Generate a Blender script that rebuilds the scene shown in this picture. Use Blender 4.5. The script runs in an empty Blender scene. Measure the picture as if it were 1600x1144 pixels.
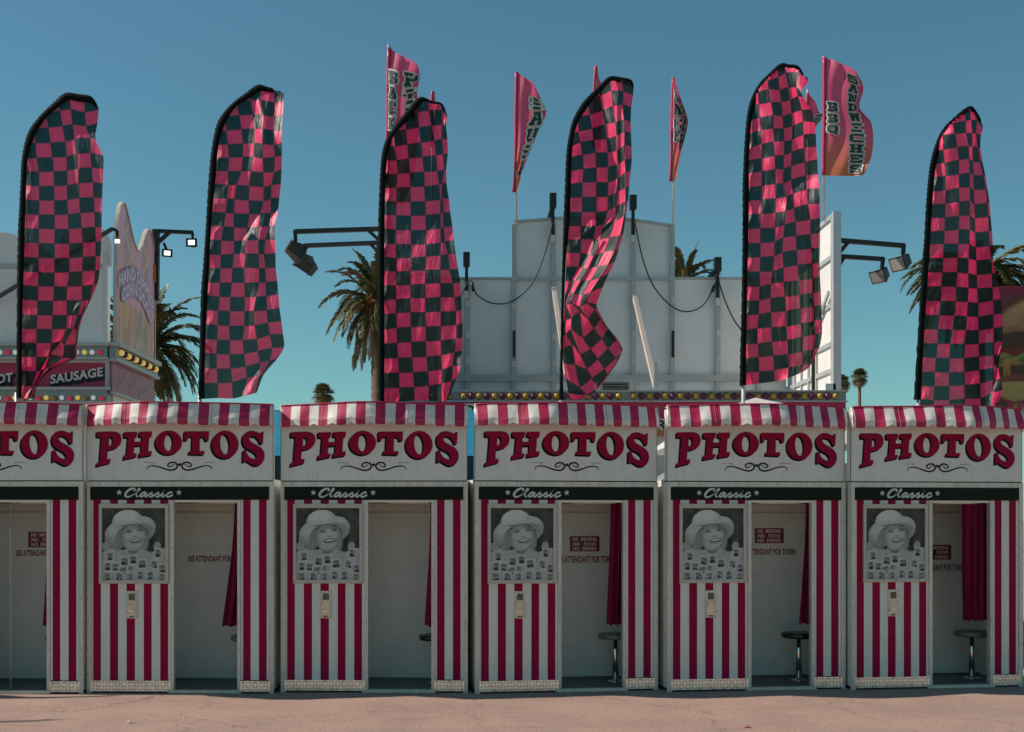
import bpy, bmesh, math, random
import numpy as np
from mathutils import Vector, Matrix, Quaternion

C = bpy.context.scene.collection
scene = bpy.context.scene
R = math.radians

# ------------------------------------------------------------------ camera
F = 1917.0                    # focal length in photo pixels (photo 1600 wide)
PX, PY, H = 740.0, 812.0, 1.62  # principal point / eye height
cam_d = bpy.data.cameras.new("camera")
cam = bpy.data.objects.new("camera", cam_d)
C.objects.link(cam)
cam.location = (0, 0, H)
cam.rotation_euler = (R(90), 0, 0)
cam_d.sensor_width = 36
cam_d.lens = 36 * F / 1600
cam_d.shift_x = (800 - PX) / 1600
cam_d.shift_y = (PY - 572) / 1600
cam_d.clip_end = 2000
scene.camera = cam

# ------------------------------------------------------------------ light
SUN = Vector((-1.17, 0.045, 1.0)).normalized()
world = bpy.data.worlds.new("World")
scene.world = world
world.use_nodes = True
wn = world.node_tree.nodes
wl = world.node_tree.links
bg = wn["Background"]
sky = wn.new("ShaderNodeTexSky")
sky.sky_type = 'NISHITA'
sky.sun_disc = False
sky.sun_elevation = math.asin(SUN.z)
sky.sun_rotation = math.atan2(SUN.x, SUN.y)
sky.air_density = 1.0
sky.dust_density = 0.25
sky.ozone_density = 2.4
tint = wn.new("ShaderNodeMix"); tint.data_type = 'RGBA'; tint.blend_type = 'MULTIPLY'
tint.inputs[0].default_value = 1
tint.inputs[7].default_value = (0.59, 0.93, 0.83, 1)
wl.new(sky.outputs[0], tint.inputs[6])
wl.new(tint.outputs[2], bg.inputs[0])
bg.inputs[1].default_value = 0.099
sd = bpy.data.lights.new("sun", 'SUN')
so = bpy.data.objects.new("sun", sd)
C.objects.link(so)
sd.energy = 5.0
sd.angle = R(0.5)
sd.color = (1.0, 0.86, 0.75)
so.rotation_euler = (-SUN).to_track_quat('-Z', 'Y').to_euler()
scene.view_settings.view_transform = 'Standard'
scene.view_settings.look = 'None'
scene.view_settings.exposure = 0
scene.view_settings.gamma = 1
scene.cycles.max_bounces = 8
scene.cycles.transparent_max_bounces = 8

def P(px, py, Y):
    """world point seen at photo pixel (px,py) at distance Y"""
    return Vector(((px - PX) / F * Y, Y, H - (py - PY) / F * Y))

# ------------------------------------------------------------------ materials
def mat(name, col, rough=0.6, metal=0.0, spec=0.5, noise=0.12, nscale=6.0, bump=0.0, bscale=40.0,
        emit=None, estr=0, coat=0.0, streak=0.0):
    m = bpy.data.materials.new(name)
    m.use_nodes = True
    nt = m.node_tree; n = nt.nodes; l = nt.links
    b = n["Principled BSDF"]
    b.inputs["Base Color"].default_value = (*col, 1)
    b.inputs["Roughness"].default_value = rough
    b.inputs["Metallic"].default_value = metal
    b.inputs["Specular IOR Level"].default_value = spec
    b.inputs["Coat Weight"].default_value = coat
    b.inputs["Coat Roughness"].default_value = 0.05
    tc = n.new("ShaderNodeTexCoord")
    if noise > 0:
        t = n.new("ShaderNodeTexNoise"); t.inputs["Scale"].default_value = nscale
        t.inputs["Detail"].default_value = 6; t.inputs["Roughness"].default_value = 0.65
        oi = n.new("ShaderNodeObjectInfo"); va = n.new("ShaderNodeVectorMath"); va.operation = 'MULTIPLY_ADD'
        va.inputs[1].default_value = (37.0, 19.0, 53.0)
        l.new(oi.outputs["Random"], va.inputs[0]); l.new(tc.outputs["Object"], va.inputs[2])
        l.new(va.outputs[0], t.inputs["Vector"])
        r = n.new("ShaderNodeMapRange")
        r.inputs[1].default_value = 0.3; r.inputs[2].default_value = 0.7
        r.inputs[3].default_value = 1 - noise; r.inputs[4].default_value = 1 + noise * 0.6
        l.new(t.outputs["Fac"], r.inputs[0])
        mx = n.new("ShaderNodeVectorMath"); mx.operation = 'SCALE'
        mx.inputs[0].default_value = col
        l.new(r.outputs[0], mx.inputs["Scale"])
        last = mx
        if streak > 0:
            mp = n.new("ShaderNodeMapping"); mp.inputs["Scale"].default_value = (22, 22, 1.1); l.new(va.outputs[0], mp.inputs[0])
            t3 = n.new("ShaderNodeTexNoise"); t3.inputs["Scale"].default_value = 1.0; t3.inputs["Detail"].default_value = 5; l.new(mp.outputs[0], t3.inputs["Vector"])
            r3 = n.new("ShaderNodeMapRange"); r3.inputs[1].default_value = .5; r3.inputs[2].default_value = .78; r3.inputs[3].default_value = 1; r3.inputs[4].default_value = 1 - streak
            l.new(t3.outputs["Fac"], r3.inputs[0])
            t4 = n.new("ShaderNodeTexNoise"); t4.inputs["Scale"].default_value = 34; t4.inputs["Detail"].default_value = 3; l.new(va.outputs[0], t4.inputs["Vector"])
            r4 = n.new("ShaderNodeMapRange"); r4.inputs[1].default_value = .68; r4.inputs[2].default_value = .75; r4.inputs[3].default_value = 1; r4.inputs[4].default_value = 1 - streak * 1.4
            l.new(t4.outputs["Fac"], r4.inputs[0])
            m34 = n.new("ShaderNodeMath"); m34.operation = 'MULTIPLY'; l.new(r3.outputs[0], m34.inputs[0]); l.new(r4.outputs[0], m34.inputs[1])
            last = n.new("ShaderNodeVectorMath"); last.operation = 'SCALE'; l.new(mx.outputs[0], last.inputs[0]); l.new(m34.outputs[0], last.inputs["Scale"])
        l.new(last.outputs[0], b.inputs["Base Color"])
        r2 = n.new("ShaderNodeMapRange")
        r2.inputs[1].default_value = 0.3; r2.inputs[2].default_value = 0.7
        r2.inputs[3].default_value = max(0.02, rough - 0.08); r2.inputs[4].default_value = min(1, rough + 0.1)
        l.new(t.outputs["Fac"], r2.inputs[0]); l.new(r2.outputs[0], b.inputs["Roughness"])
    if bump > 0:
        t2 = n.new("ShaderNodeTexNoise"); t2.inputs["Scale"].default_value = bscale
        t2.inputs["Detail"].default_value = 4
        l.new(tc.outputs["Object"], t2.inputs["Vector"])
        bp = n.new("ShaderNodeBump"); bp.inputs["Strength"].default_value = bump
        bp.inputs["Distance"].default_value = 0.01
        l.new(t2.outputs["Fac"], bp.inputs["Height"])
        l.new(bp.outputs[0], b.inputs["Normal"])
    if emit:
        b.inputs["Emission Color"].default_value = (*emit, 1)
        b.inputs["Emission Strength"].default_value = estr
    return m

def cloth_mix(m, trans=0.3, transp=0.0, tcol=None):
    """turn a principled material into thin cloth: part translucent, a little see-through"""
    nt = m.node_tree; n = nt.nodes; l = nt.links
    b = n["Principled BSDF"]; out = n["Material Output"]
    tr = n.new("ShaderNodeBsdfTranslucent")
    src = b.inputs["Base Color"].links
    if src: l.new(src[0].from_socket, tr.inputs[0])
    else: tr.inputs[0].default_value = b.inputs["Base Color"].default_value
    mx = n.new("ShaderNodeMixShader"); mx.inputs[0].default_value = trans
    l.new(b.outputs[0], mx.inputs[1]); l.new(tr.outputs[0], mx.inputs[2])
    last = mx
    if transp > 0:
        tp = n.new("ShaderNodeBsdfTransparent")
        m2 = n.new("ShaderNodeMixShader"); m2.inputs[0].default_value = transp
        l.new(mx.outputs[0], m2.inputs[1]); l.new(tp.outputs[0], m2.inputs[2])
        last = m2
    l.new(last.outputs[0], out.inputs[0])
    return m

def attr_mat(name, rough=0.5, coat=0.0, spec=0.4):
    m = bpy.data.materials.new(name); m.use_nodes = True
    n = m.node_tree.nodes; l = m.node_tree.links
    b = n["Principled BSDF"]
    a = n.new("ShaderNodeAttribute"); a.attribute_name = "print"
    l.new(a.outputs["Color"], b.inputs["Base Color"])
    b.inputs["Roughness"].default_value = rough
    b.inputs["Specular IOR Level"].default_value = spec
    b.inputs["Coat Weight"].default_value = coat
    b.inputs["Coat Roughness"].default_value = 0.04
    return m

M = {}
M['white'] = mat("white_paint", (0.70, 0.69, 0.64), 0.42, streak=0.10, noise=0.07, nscale=5, bump=0.03, bscale=9)
M['red'] = mat("red_vinyl", (0.31, 0.0025, 0.045), 0.5, spec=0.12, streak=0.2, noise=0.12, nscale=7)
M['inner'] = mat("inner_wall", (0.80, 0.785, 0.72), 0.6, streak=0.05, noise=0.10, nscale=3, bump=0.05, bscale=5)
M['alu'] = mat("aluminium", (0.64, 0.59, 0.52), 0.42, streak=0.25, metal=0.4, noise=0.16, nscale=9, bump=0.04, bscale=60)
M['tread'] = mat("tread_plate", (0.78, 0.745, 0.71), 0.22, metal=0.95, noise=0.3, nscale=14)
M['treadbar'] = mat("tread_bar", (0.46, 0.41, 0.36), 0.35, metal=0.7, noise=0.15, nscale=14)
M['rivet'] = mat("rivet", (0.20, 0.20, 0.18), 0.5, metal=0.6, noise=0)
M['dark'] = mat("dark_void", (0.012, 0.013, 0.012), 0.8, noise=0)
M['band'] = mat("black_gloss", (0.005, 0.006, 0.005), 0.2, spec=0.14, noise=0.2, nscale=3)
M['shadow'] = mat("letter_shade_paint", (0.006, 0.006, 0.007), 0.6, spec=0.08, noise=0)
M['silver'] = mat("silver_letters", (0.55, 0.57, 0.55), 0.45, noise=0.05)
M['frame'] = mat("poster_frame", (0.50, 0.45, 0.40), 0.45, metal=0.3, noise=0.12, nscale=12)
M['brass'] = mat("worn_metal_plate", (0.62, 0.54, 0.47), 0.3, metal=0.85, noise=0.35, nscale=30)
M['slot'] = mat("coin_window", (0.10, 0.10, 0.085), 0.15, noise=0.3, nscale=40)
M['floor'] = mat("booth_floor", (0.10, 0.105, 0.10), 0.45, noise=0.3, nscale=6)
M['seat'] = mat("black_vinyl_seat", (0.02, 0.021, 0.022), 0.28, noise=0.1)
M['seat2'] = mat("grey_vinyl_seat", (0.14, 0.15, 0.145), 0.35, noise=0.2)
M['chrome'] = mat("chrome", (0.70, 0.68, 0.64), 0.13, metal=1.0, noise=0.05)
M['notice'] = mat("notice_red", (0.20, 0.008, 0.03), 0.4, noise=0.1)
M['noticetxt'] = mat("notice_text", (0.92, 0.76, 0.77), 0.5, noise=0)
M['redtxt'] = mat("wall_text_red", (0.22, 0.01, 0.035), 0.45, noise=0.15, nscale=20)
M['curtain'] = cloth_mix(mat("curtain_cloth", (0.20, 0.005, 0.050), 0.8, spec=0.2, noise=0.15, nscale=20, bump=0.1, bscale=150), 0.15)
M['awred'] = cloth_mix(mat("awning_red", (0.46, 0.012, 0.080), 0.55, noise=0.16, nscale=9, bump=0.5, bscale=13), 0.10)
M['awwhite'] = cloth_mix(mat("awning_white", (0.72, 0.70, 0.66), 0.55, noise=0.12, nscale=9, bump=0.5, bscale=13), 0.10)
M['stitch'] = mat("awning_seam", (0.36, 0.30, 0.29), 0.8, noise=0.2)
M['sleeve'] = mat("black_sleeve", (0.004, 0.008, 0.008), 0.8, spec=0.08, noise=0.4, nscale=30, bump=0.6, bscale=25)
M['pole'] = mat("white_pole", (0.62, 0.63, 0.63), 0.35, metal=0.3, noise=0.1)
M['board'] = mat("white_board", (0.70, 0.73, 0.715), 0.5, streak=0.05, noise=0.08, nscale=1.6, bump=0.05, bscale=3)
M['boardlit'] = mat("white_board_side", (0.72, 0.71, 0.68), 0.5, noise=0.06, nscale=2)
M['rail'] = mat("board_rail", (0.42, 0.45, 0.45), 0.5, metal=0.2, noise=0.12)
M['strip'] = mat("light_strip_metal", (0.26, 0.25, 0.245), 0.3, metal=0.8, noise=0.2, nscale=4)
M['blackmetal'] = mat("black_metal", (0.016, 0.018, 0.018), 0.45, noise=0.2, metal=0.2)
M['brownmetal'] = mat("weathered_lamp_housing", (0.055, 0.047, 0.04), 0.5, metal=0.3, noise=0.3)
M['lens'] = mat("lamp_glass", (0.36, 0.33, 0.30), 0.15, noise=0.1)
M['lit'] = mat("lit_lamp", (0.9, 0.88, 0.8), 0.3, noise=0, emit=(1.0, 0.94, 0.82), estr=1.5)
M['cable'] = mat("black_cable", (0.012, 0.012, 0.012), 0.6, noise=0)
M['signred'] = mat("stand_red", (0.36, 0.012, 0.075), 0.4, noise=0.15, nscale=2)
M['fascia'] = mat("fascia_red", (0.42, 0.02, 0.07), 0.45, noise=0.1, nscale=3)
M['cream'] = mat("sign_edge_cream", (0.62, 0.54, 0.46), 0.5, noise=0.1)
M['purplewhite'] = mat("purple_lettering", (0.74, 0.70, 0.78), 0.5, noise=0.05)
M['purpleoutline'] = mat("purple_outline", (0.46, 0.30, 0.43), 0.5, noise=0.1)
M['pinkpanel'] = mat("pink_panel", (0.33, 0.10, 0.15), 0.4, noise=0.4, nscale=2.5)
M['greytxt'] = mat("grey_lettering", (0.36, 0.34, 0.34), 0.5, noise=0.1)
M['bulb_y'] = mat("bulb_yellow", (0.46, 0.28, 0.025), 0.15, noise=0.2)
M['bulb_p'] = mat("bulb_purple", (0.11, 0.012, 0.045), 0.15, noise=0)
M['bulb_r'] = mat("bulb_red", (0.6, 0.02, 0.06), 0.15, noise=0, emit=(1, 0.05, 0.12), estr=0.2)
M['bulb_w'] = mat("bulb_white", (0.8, 0.85, 0.85), 0.15, noise=0, emit=(0.85, 0.95, 1), estr=0.2)
M['bulb_l'] = mat("bulb_lit_yellow", (0.6, 0.45, 0.1), 0.15, noise=0, emit=(1, 0.72, 0.15), estr=0.35)
M['bark'] = mat("palm_bark", (0.16, 0.115, 0.08), 0.9, noise=0.4, nscale=5, bump=0.8, bscale=12)
M['leaf1'] = mat("palm_green", (0.075, 0.088, 0.026), 0.42, noise=0.35, nscale=2)
M['leaf2'] = mat("palm_olive", (0.15, 0.135, 0.045), 0.45, noise=0.35, nscale=2)
M['leaf3'] = mat("palm_dry", (0.27, 0.185, 0.095), 0.7, noise=0.4, nscale=2)
M['fruit'] = mat("palm_fruit", (0.30, 0.10, 0.03), 0.7, noise=0.4, nscale=8)
M['bluetarp'] = cloth_mix(mat("blue_tarp", (0.02, 0.30, 0.48), 0.5, noise=0.15, nscale=3), 0.3)
M['tealtarp'] = mat("teal_tarp", (0.004, 0.055, 0.075), 0.6, noise=0.2, nscale=3)
M['tent'] = cloth_mix(mat("white_tent", (0.75, 0.75, 0.74), 0.6, noise=0.08), 0.2)
M['carpaint'] = mat("van_paint", (0.45, 0.47, 0.50), 0.25, noise=0.05, coat=0.5)
M['glass'] = mat("dark_glass", (0.03, 0.04, 0.05), 0.05, noise=0)
M['rubber'] = mat("rubber", (0.02, 0.02, 0.02), 0.8, noise=0.1)
M['crate1'] = mat("crate_red", (0.22, 0.015, 0.03), 0.5, noise=0.2)
M['crate2'] = mat("crate_black", (0.015, 0.015, 0.016), 0.5, noise=0.2)
M['letterwhite'] = mat("flag_letter_outline", (0.62, 0.60, 0.58), 0.6, noise=0.05)
M['lettergreen'] = mat("flag_letter_dark", (0.012, 0.05, 0.048), 0.6, noise=0.1)
M['paper'] = mat("pale_paper", (0.65, 0.58, 0.50), 0.7, noise=0.1)
M['pinkpaper'] = mat("pink_paper", (0.75, 0.10, 0.18), 0.6, noise=0.1)
M['orange'] = mat("orange_paint", (0.55, 0.17, 0.04), 0.5, noise=0.1)
M['wood'] = mat("vent_wood", (0.10, 0.075, 0.05), 0.7, noise=0.4, nscale=8)
M['print'] = attr_mat("printed_vinyl", 0.5)
M['poster'] = attr_mat("printed_poster", 0.4, coat=0.12, spec=0.15)

def checker_mat():
    m = bpy.data.materials.new("checker_cloth"); m.use_nodes = True
    n = m.node_tree.nodes; l = m.node_tree.links
    b = n["Principled BSDF"]; out = n["Material Output"]
    uv = n.new("ShaderNodeUVMap"); uv.uv_map = "cells"
    ck = n.new("ShaderNodeTexChecker"); ck.inputs["Scale"].default_value = 1.0
    ck.inputs[1].default_value = (0.95, 0.024, 0.150, 1)
    ck.inputs[2].default_value = (0.002, 0.008, 0.008, 1)
    off = n.new("ShaderNodeVectorMath"); off.operation = 'ADD'; off.inputs[1].default_value = (0, 0, 0.5)
    l.new(uv.outputs[0], off.inputs[0]); l.new(off.outputs[0], ck.inputs[0])
    # cloth weave variation
    nz = n.new("ShaderNodeTexNoise"); nz.inputs["Scale"].default_value = 1.3; nz.inputs["Detail"].default_value = 5
    l.new(uv.outputs[0], nz.inputs["Vector"])
    mr = n.new("ShaderNodeMapRange"); mr.inputs[1].default_value = .3; mr.inputs[2].default_value = .7
    mr.inputs[3].default_value = 0.86; mr.inputs[4].default_value = 1.1
    l.new(nz.outputs["Fac"], mr.inputs[0])
    sc = n.new("ShaderNodeVectorMath"); sc.operation = 'SCALE'
    l.new(ck.outputs[0], sc.inputs[0]); l.new(mr.outputs[0], sc.inputs["Scale"])
    # sewn seams between the squares: doubled cloth
    fr = n.new("ShaderNodeVectorMath"); fr.operation = 'FRACTION'; l.new(uv.outputs[0], fr.inputs[0])
    sb = n.new("ShaderNodeVectorMath"); sb.operation = 'SUBTRACT'; sb.inputs[1].default_value = (.5, .5, .5); l.new(fr.outputs[0], sb.inputs[0])
    ab = n.new("ShaderNodeVectorMath"); ab.operation = 'ABSOLUTE'; l.new(sb.outputs[0], ab.inputs[0])
    sx = n.new("ShaderNodeSeparateXYZ"); l.new(ab.outputs[0], sx.inputs[0])
    mxm = n.new("ShaderNodeMath"); mxm.operation = 'MAXIMUM'; l.new(sx.outputs[0], mxm.inputs[0]); l.new(sx.outputs[1], mxm.inputs[1])
    sm_ = n.new("ShaderNodeMapRange"); sm_.inputs[1].default_value = .455; sm_.inputs[2].default_value = .475; sm_.inputs[3].default_value = 1.0; sm_.inputs[4].default_value = 0.42
    l.new(mxm.outputs[0], sm_.inputs[0])
    sc2 = n.new("ShaderNodeVectorMath"); sc2.operation = 'SCALE'; l.new(sc.outputs[0], sc2.inputs[0]); l.new(sm_.outputs[0], sc2.inputs["Scale"]); sc = sc2
    l.new(sc.outputs[0], b.inputs["Base Color"])
    b.inputs["Roughness"].default_value = 0.48
    b.inputs["Specular IOR Level"].default_value = 0.55
    b.inputs["Sheen Weight"].default_value = 0.0
    b.inputs["Sheen Roughness"].default_value = 0.4
    # wrinkle bump, stretched along the diagonal
    mp = n.new("ShaderNodeMapping"); mp.inputs["Rotation"].default_value = (0, 0, R(35))
    mp.inputs["Scale"].default_value = (1.7, 0.4, 1)
    l.new(uv.outputs[0], mp.inputs[0])
    n2 = n.new("ShaderNodeTexNoise"); n2.inputs["Scale"].default_value = 1.5; n2.inputs["Detail"].default_value = 3
    l.new(mp.outputs[0], n2.inputs["Vector"])
    bp = n.new("ShaderNodeBump"); bp.inputs["Strength"].default_value = 0.6; bp.inputs["Distance"].default_value = 0.035
    l.new(n2.outputs["Fac"], bp.inputs["Height"]); l.new(bp.outputs[0], b.inputs["Normal"])
    tr = n.new("ShaderNodeBsdfTranslucent")
    l.new(sc.outputs[0], tr.inputs[0]); l.new(bp.outputs[0], tr.inputs["Normal"])
    mx = n.new("ShaderNodeMixShader"); mx.inputs[0].default_value = 0.32
    l.new(b.outputs[0], mx.inputs[1]); l.new(tr.outputs[0], mx.inputs[2])
    tp = n.new("ShaderNodeBsdfTransparent"); tp.inputs[0].default_value = (0.55, 1.0, 0.86, 1)
    m2 = n.new("ShaderNodeMixShader"); m2.inputs[0].default_value = 0.06
    l.new(mx.outputs[0], m2.inputs[1]); l.new(tp.outputs[0], m2.inputs[2])
    l.new(m2.outputs[0], out.inputs[0])
    return m
M['checker'] = checker_mat()

def flag_mat():
    """pink cloth fading to orange at the bottom hem (a printed gradient, by cloth coordinate)"""
    m = bpy.data.materials.new("pink_banner_cloth"); m.use_nodes = True
    n = m.node_tree.nodes; l = m.node_tree.links
    b = n["Principled BSDF"]; out = n["Material Output"]
    uv = n.new("ShaderNodeUVMap"); uv.uv_map = "cells"
    sp = n.new("ShaderNodeSeparateXYZ"); l.new(uv.outputs[0], sp.inputs[0])
    cr = n.new("ShaderNodeValToRGB")
    cr.color_ramp.elements[0].position = 0.55; cr.color_ramp.elements[0].color = (0.66, 0.11, 0.225, 1)
    cr.color_ramp.elements[1].position = 1.0; cr.color_ramp.elements[1].color = (0.60, 0.22, 0.085, 1)
    l.new(sp.outputs[1], cr.inputs[0])
    l.new(cr.outputs[0], b.inputs["Base Color"])
    b.inputs["Roughness"].default_value = 0.45
    nz = n.new("ShaderNodeTexNoise"); nz.inputs["Scale"].default_value = 5; nz.inputs["Detail"].default_value = 3
    l.new(uv.outputs[0], nz.inputs["Vector"])
    bp = n.new("ShaderNodeBump"); bp.inputs["Strength"].default_value = 0.5; bp.inputs["Distance"].default_value = 0.03
    l.new(nz.outputs["Fac"], bp.inputs["Height"]); l.new(bp.outputs[0], b.inputs["Normal"])
    tr = n.new("ShaderNodeBsdfTranslucent"); l.new(cr.outputs[0], tr.inputs[0])
    mx = n.new("ShaderNodeMixShader"); mx.inputs[0].default_value = 0.45
    l.new(b.outputs[0], mx.inputs[1]); l.new(tr.outputs[0], mx.inputs[2])
    l.new(mx.outputs[0], out.inputs[0])
    return m
M['banner'] = flag_mat()

def ground_mat():
    m = bpy.data.materials.new("asphalt"); m.use_nodes = True
    n = m.node_tree.nodes; l = m.node_tree.links
    b = n["Principled BSDF"]
    tc = n.new("ShaderNodeTexCoord")
    def noise(scale, detail=4, rough=.6):
        t = n.new("ShaderNodeTexNoise"); t.inputs["Scale"].default_value = scale
        t.inputs["Detail"].default_value = detail; t.inputs["Roughness"].default_value = rough
        l.new(tc.outputs["Object"], t.inputs["Vector"]); return t
    def ramp(src, p0, c0, p1, c1):
        r = n.new("ShaderNodeValToRGB")
        r.color_ramp.elements[0].position = p0; r.color_ramp.elements[0].color = (*c0, 1)
        r.color_ramp.elements[1].position = p1; r.color_ramp.elements[1].color = (*c1, 1)
        l.new(src, r.inputs[0]); return r
    def mul(a, bb, f=1.0):
        x = n.new("ShaderNodeMix"); x.data_type = 'RGBA'; x.blend_type = 'MULTIPLY'
        x.inputs[0].default_value = f
        l.new(a, x.inputs[6]); l.new(bb, x.inputs[7]); return x.outputs[2]
    fine = noise(55, 5, .75)
    base = ramp(fine.outputs["Fac"], 0.33, (0.27, 0.187, 0.155), 0.68, (0.52, 0.375, 0.31))
    vor = n.new("ShaderNodeTexVoronoi"); vor.inputs["Scale"].default_value = 85
    l.new(tc.outputs["Object"], vor.inputs["Vector"])
    speck = ramp(vor.outputs["Color"], 0.1, (0.80, 0.80, 0.80), 0.9, (1.12, 1.10, 1.08))
    c = mul(base.outputs[0], speck.outputs[0])
    big = noise(1.1, 5, .6)
    st = ramp(big.outputs["Fac"], 0.32, (0.82, 0.82, 0.83), 0.60, (1.03, 1.02, 1.0))
    c = mul(c, st.outputs[0])
    # stains stretched along x
    mp = n.new("ShaderNodeMapping"); mp.inputs["Scale"].default_value = (0.7, 2.6, 1)
    l.new(tc.outputs["Object"], mp.inputs[0])
    sn = n.new("ShaderNodeTexNoise"); sn.inputs["Scale"].default_value = 1.8; sn.inputs["Detail"].default_value = 6
    l.new(mp.outputs[0], sn.inputs["Vector"])
    s2 = ramp(sn.outputs["Fac"], 0.62, (1, 1, 1), 0.75, (0.66, 0.66, 0.68))
    c = mul(c, s2.outputs[0], 0.8)
    # cracks
    wv = noise(2.2, 4, .6)
    addv = n.new("ShaderNodeVectorMath"); addv.operation = 'MULTIPLY_ADD'
    l.new(wv.outputs["Color"], addv.inputs[0]); addv.inputs[1].default_value = (0.7, 0.7, 0.0)
    l.new(tc.outputs["Object"], addv.inputs[2])
    cv = n.new("ShaderNodeTexVoronoi"); cv.feature = 'DISTANCE_TO_EDGE'; cv.inputs["Scale"].default_value = 0.55
    l.new(addv.outputs[0], cv.inputs["Vector"])
    ck = ramp(cv.outputs["Distance"], 0.0, (0.62, 0.60, 0.58), 0.005, (1, 1, 1))
    c = mul(c, ck.outputs[0])
    gv = n.new("ShaderNodeTexVoronoi"); gv.inputs["Scale"].default_value = 3.2; gv.inputs["Randomness"].default_value = 1
    l.new(tc.outputs["Object"], gv.inputs["Vector"])
    gum = ramp(gv.outputs["Distance"], 0.035, (0.42, 0.41, 0.42), 0.06, (1, 1, 1))
    sel = n.new("ShaderNodeSeparateColor"); l.new(gv.outputs["Color"], sel.inputs[0])
    gt = n.new("ShaderNodeMath"); gt.operation = 'GREATER_THAN'; gt.inputs[1].default_value = 0.72; l.new(sel.outputs[0], gt.inputs[0])
    gm = n.new("ShaderNodeMix"); gm.data_type = 'RGBA'; gm.blend_type = 'MULTIPLY'
    l.new(gt.outputs[0], gm.inputs[0]); l.new(c, gm.inputs[6]); l.new(gum.outputs[0], gm.inputs[7]); c = gm.outputs[2]
    l.new(c, b.inputs["Base Color"])
    b.inputs["Roughness"].default_value = 0.85
    b.inputs["Specular IOR Level"].default_value = 0.3
    bp = n.new("ShaderNodeBump"); bp.inputs["Strength"].default_value = 0.5; bp.inputs["Distance"].default_value = 0.006
    l.new(fine.outputs["Fac"], bp.inputs["Height"]); l.new(bp.outputs[0], b.inputs["Normal"])
    return m
M['ground'] = ground_mat()

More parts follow.
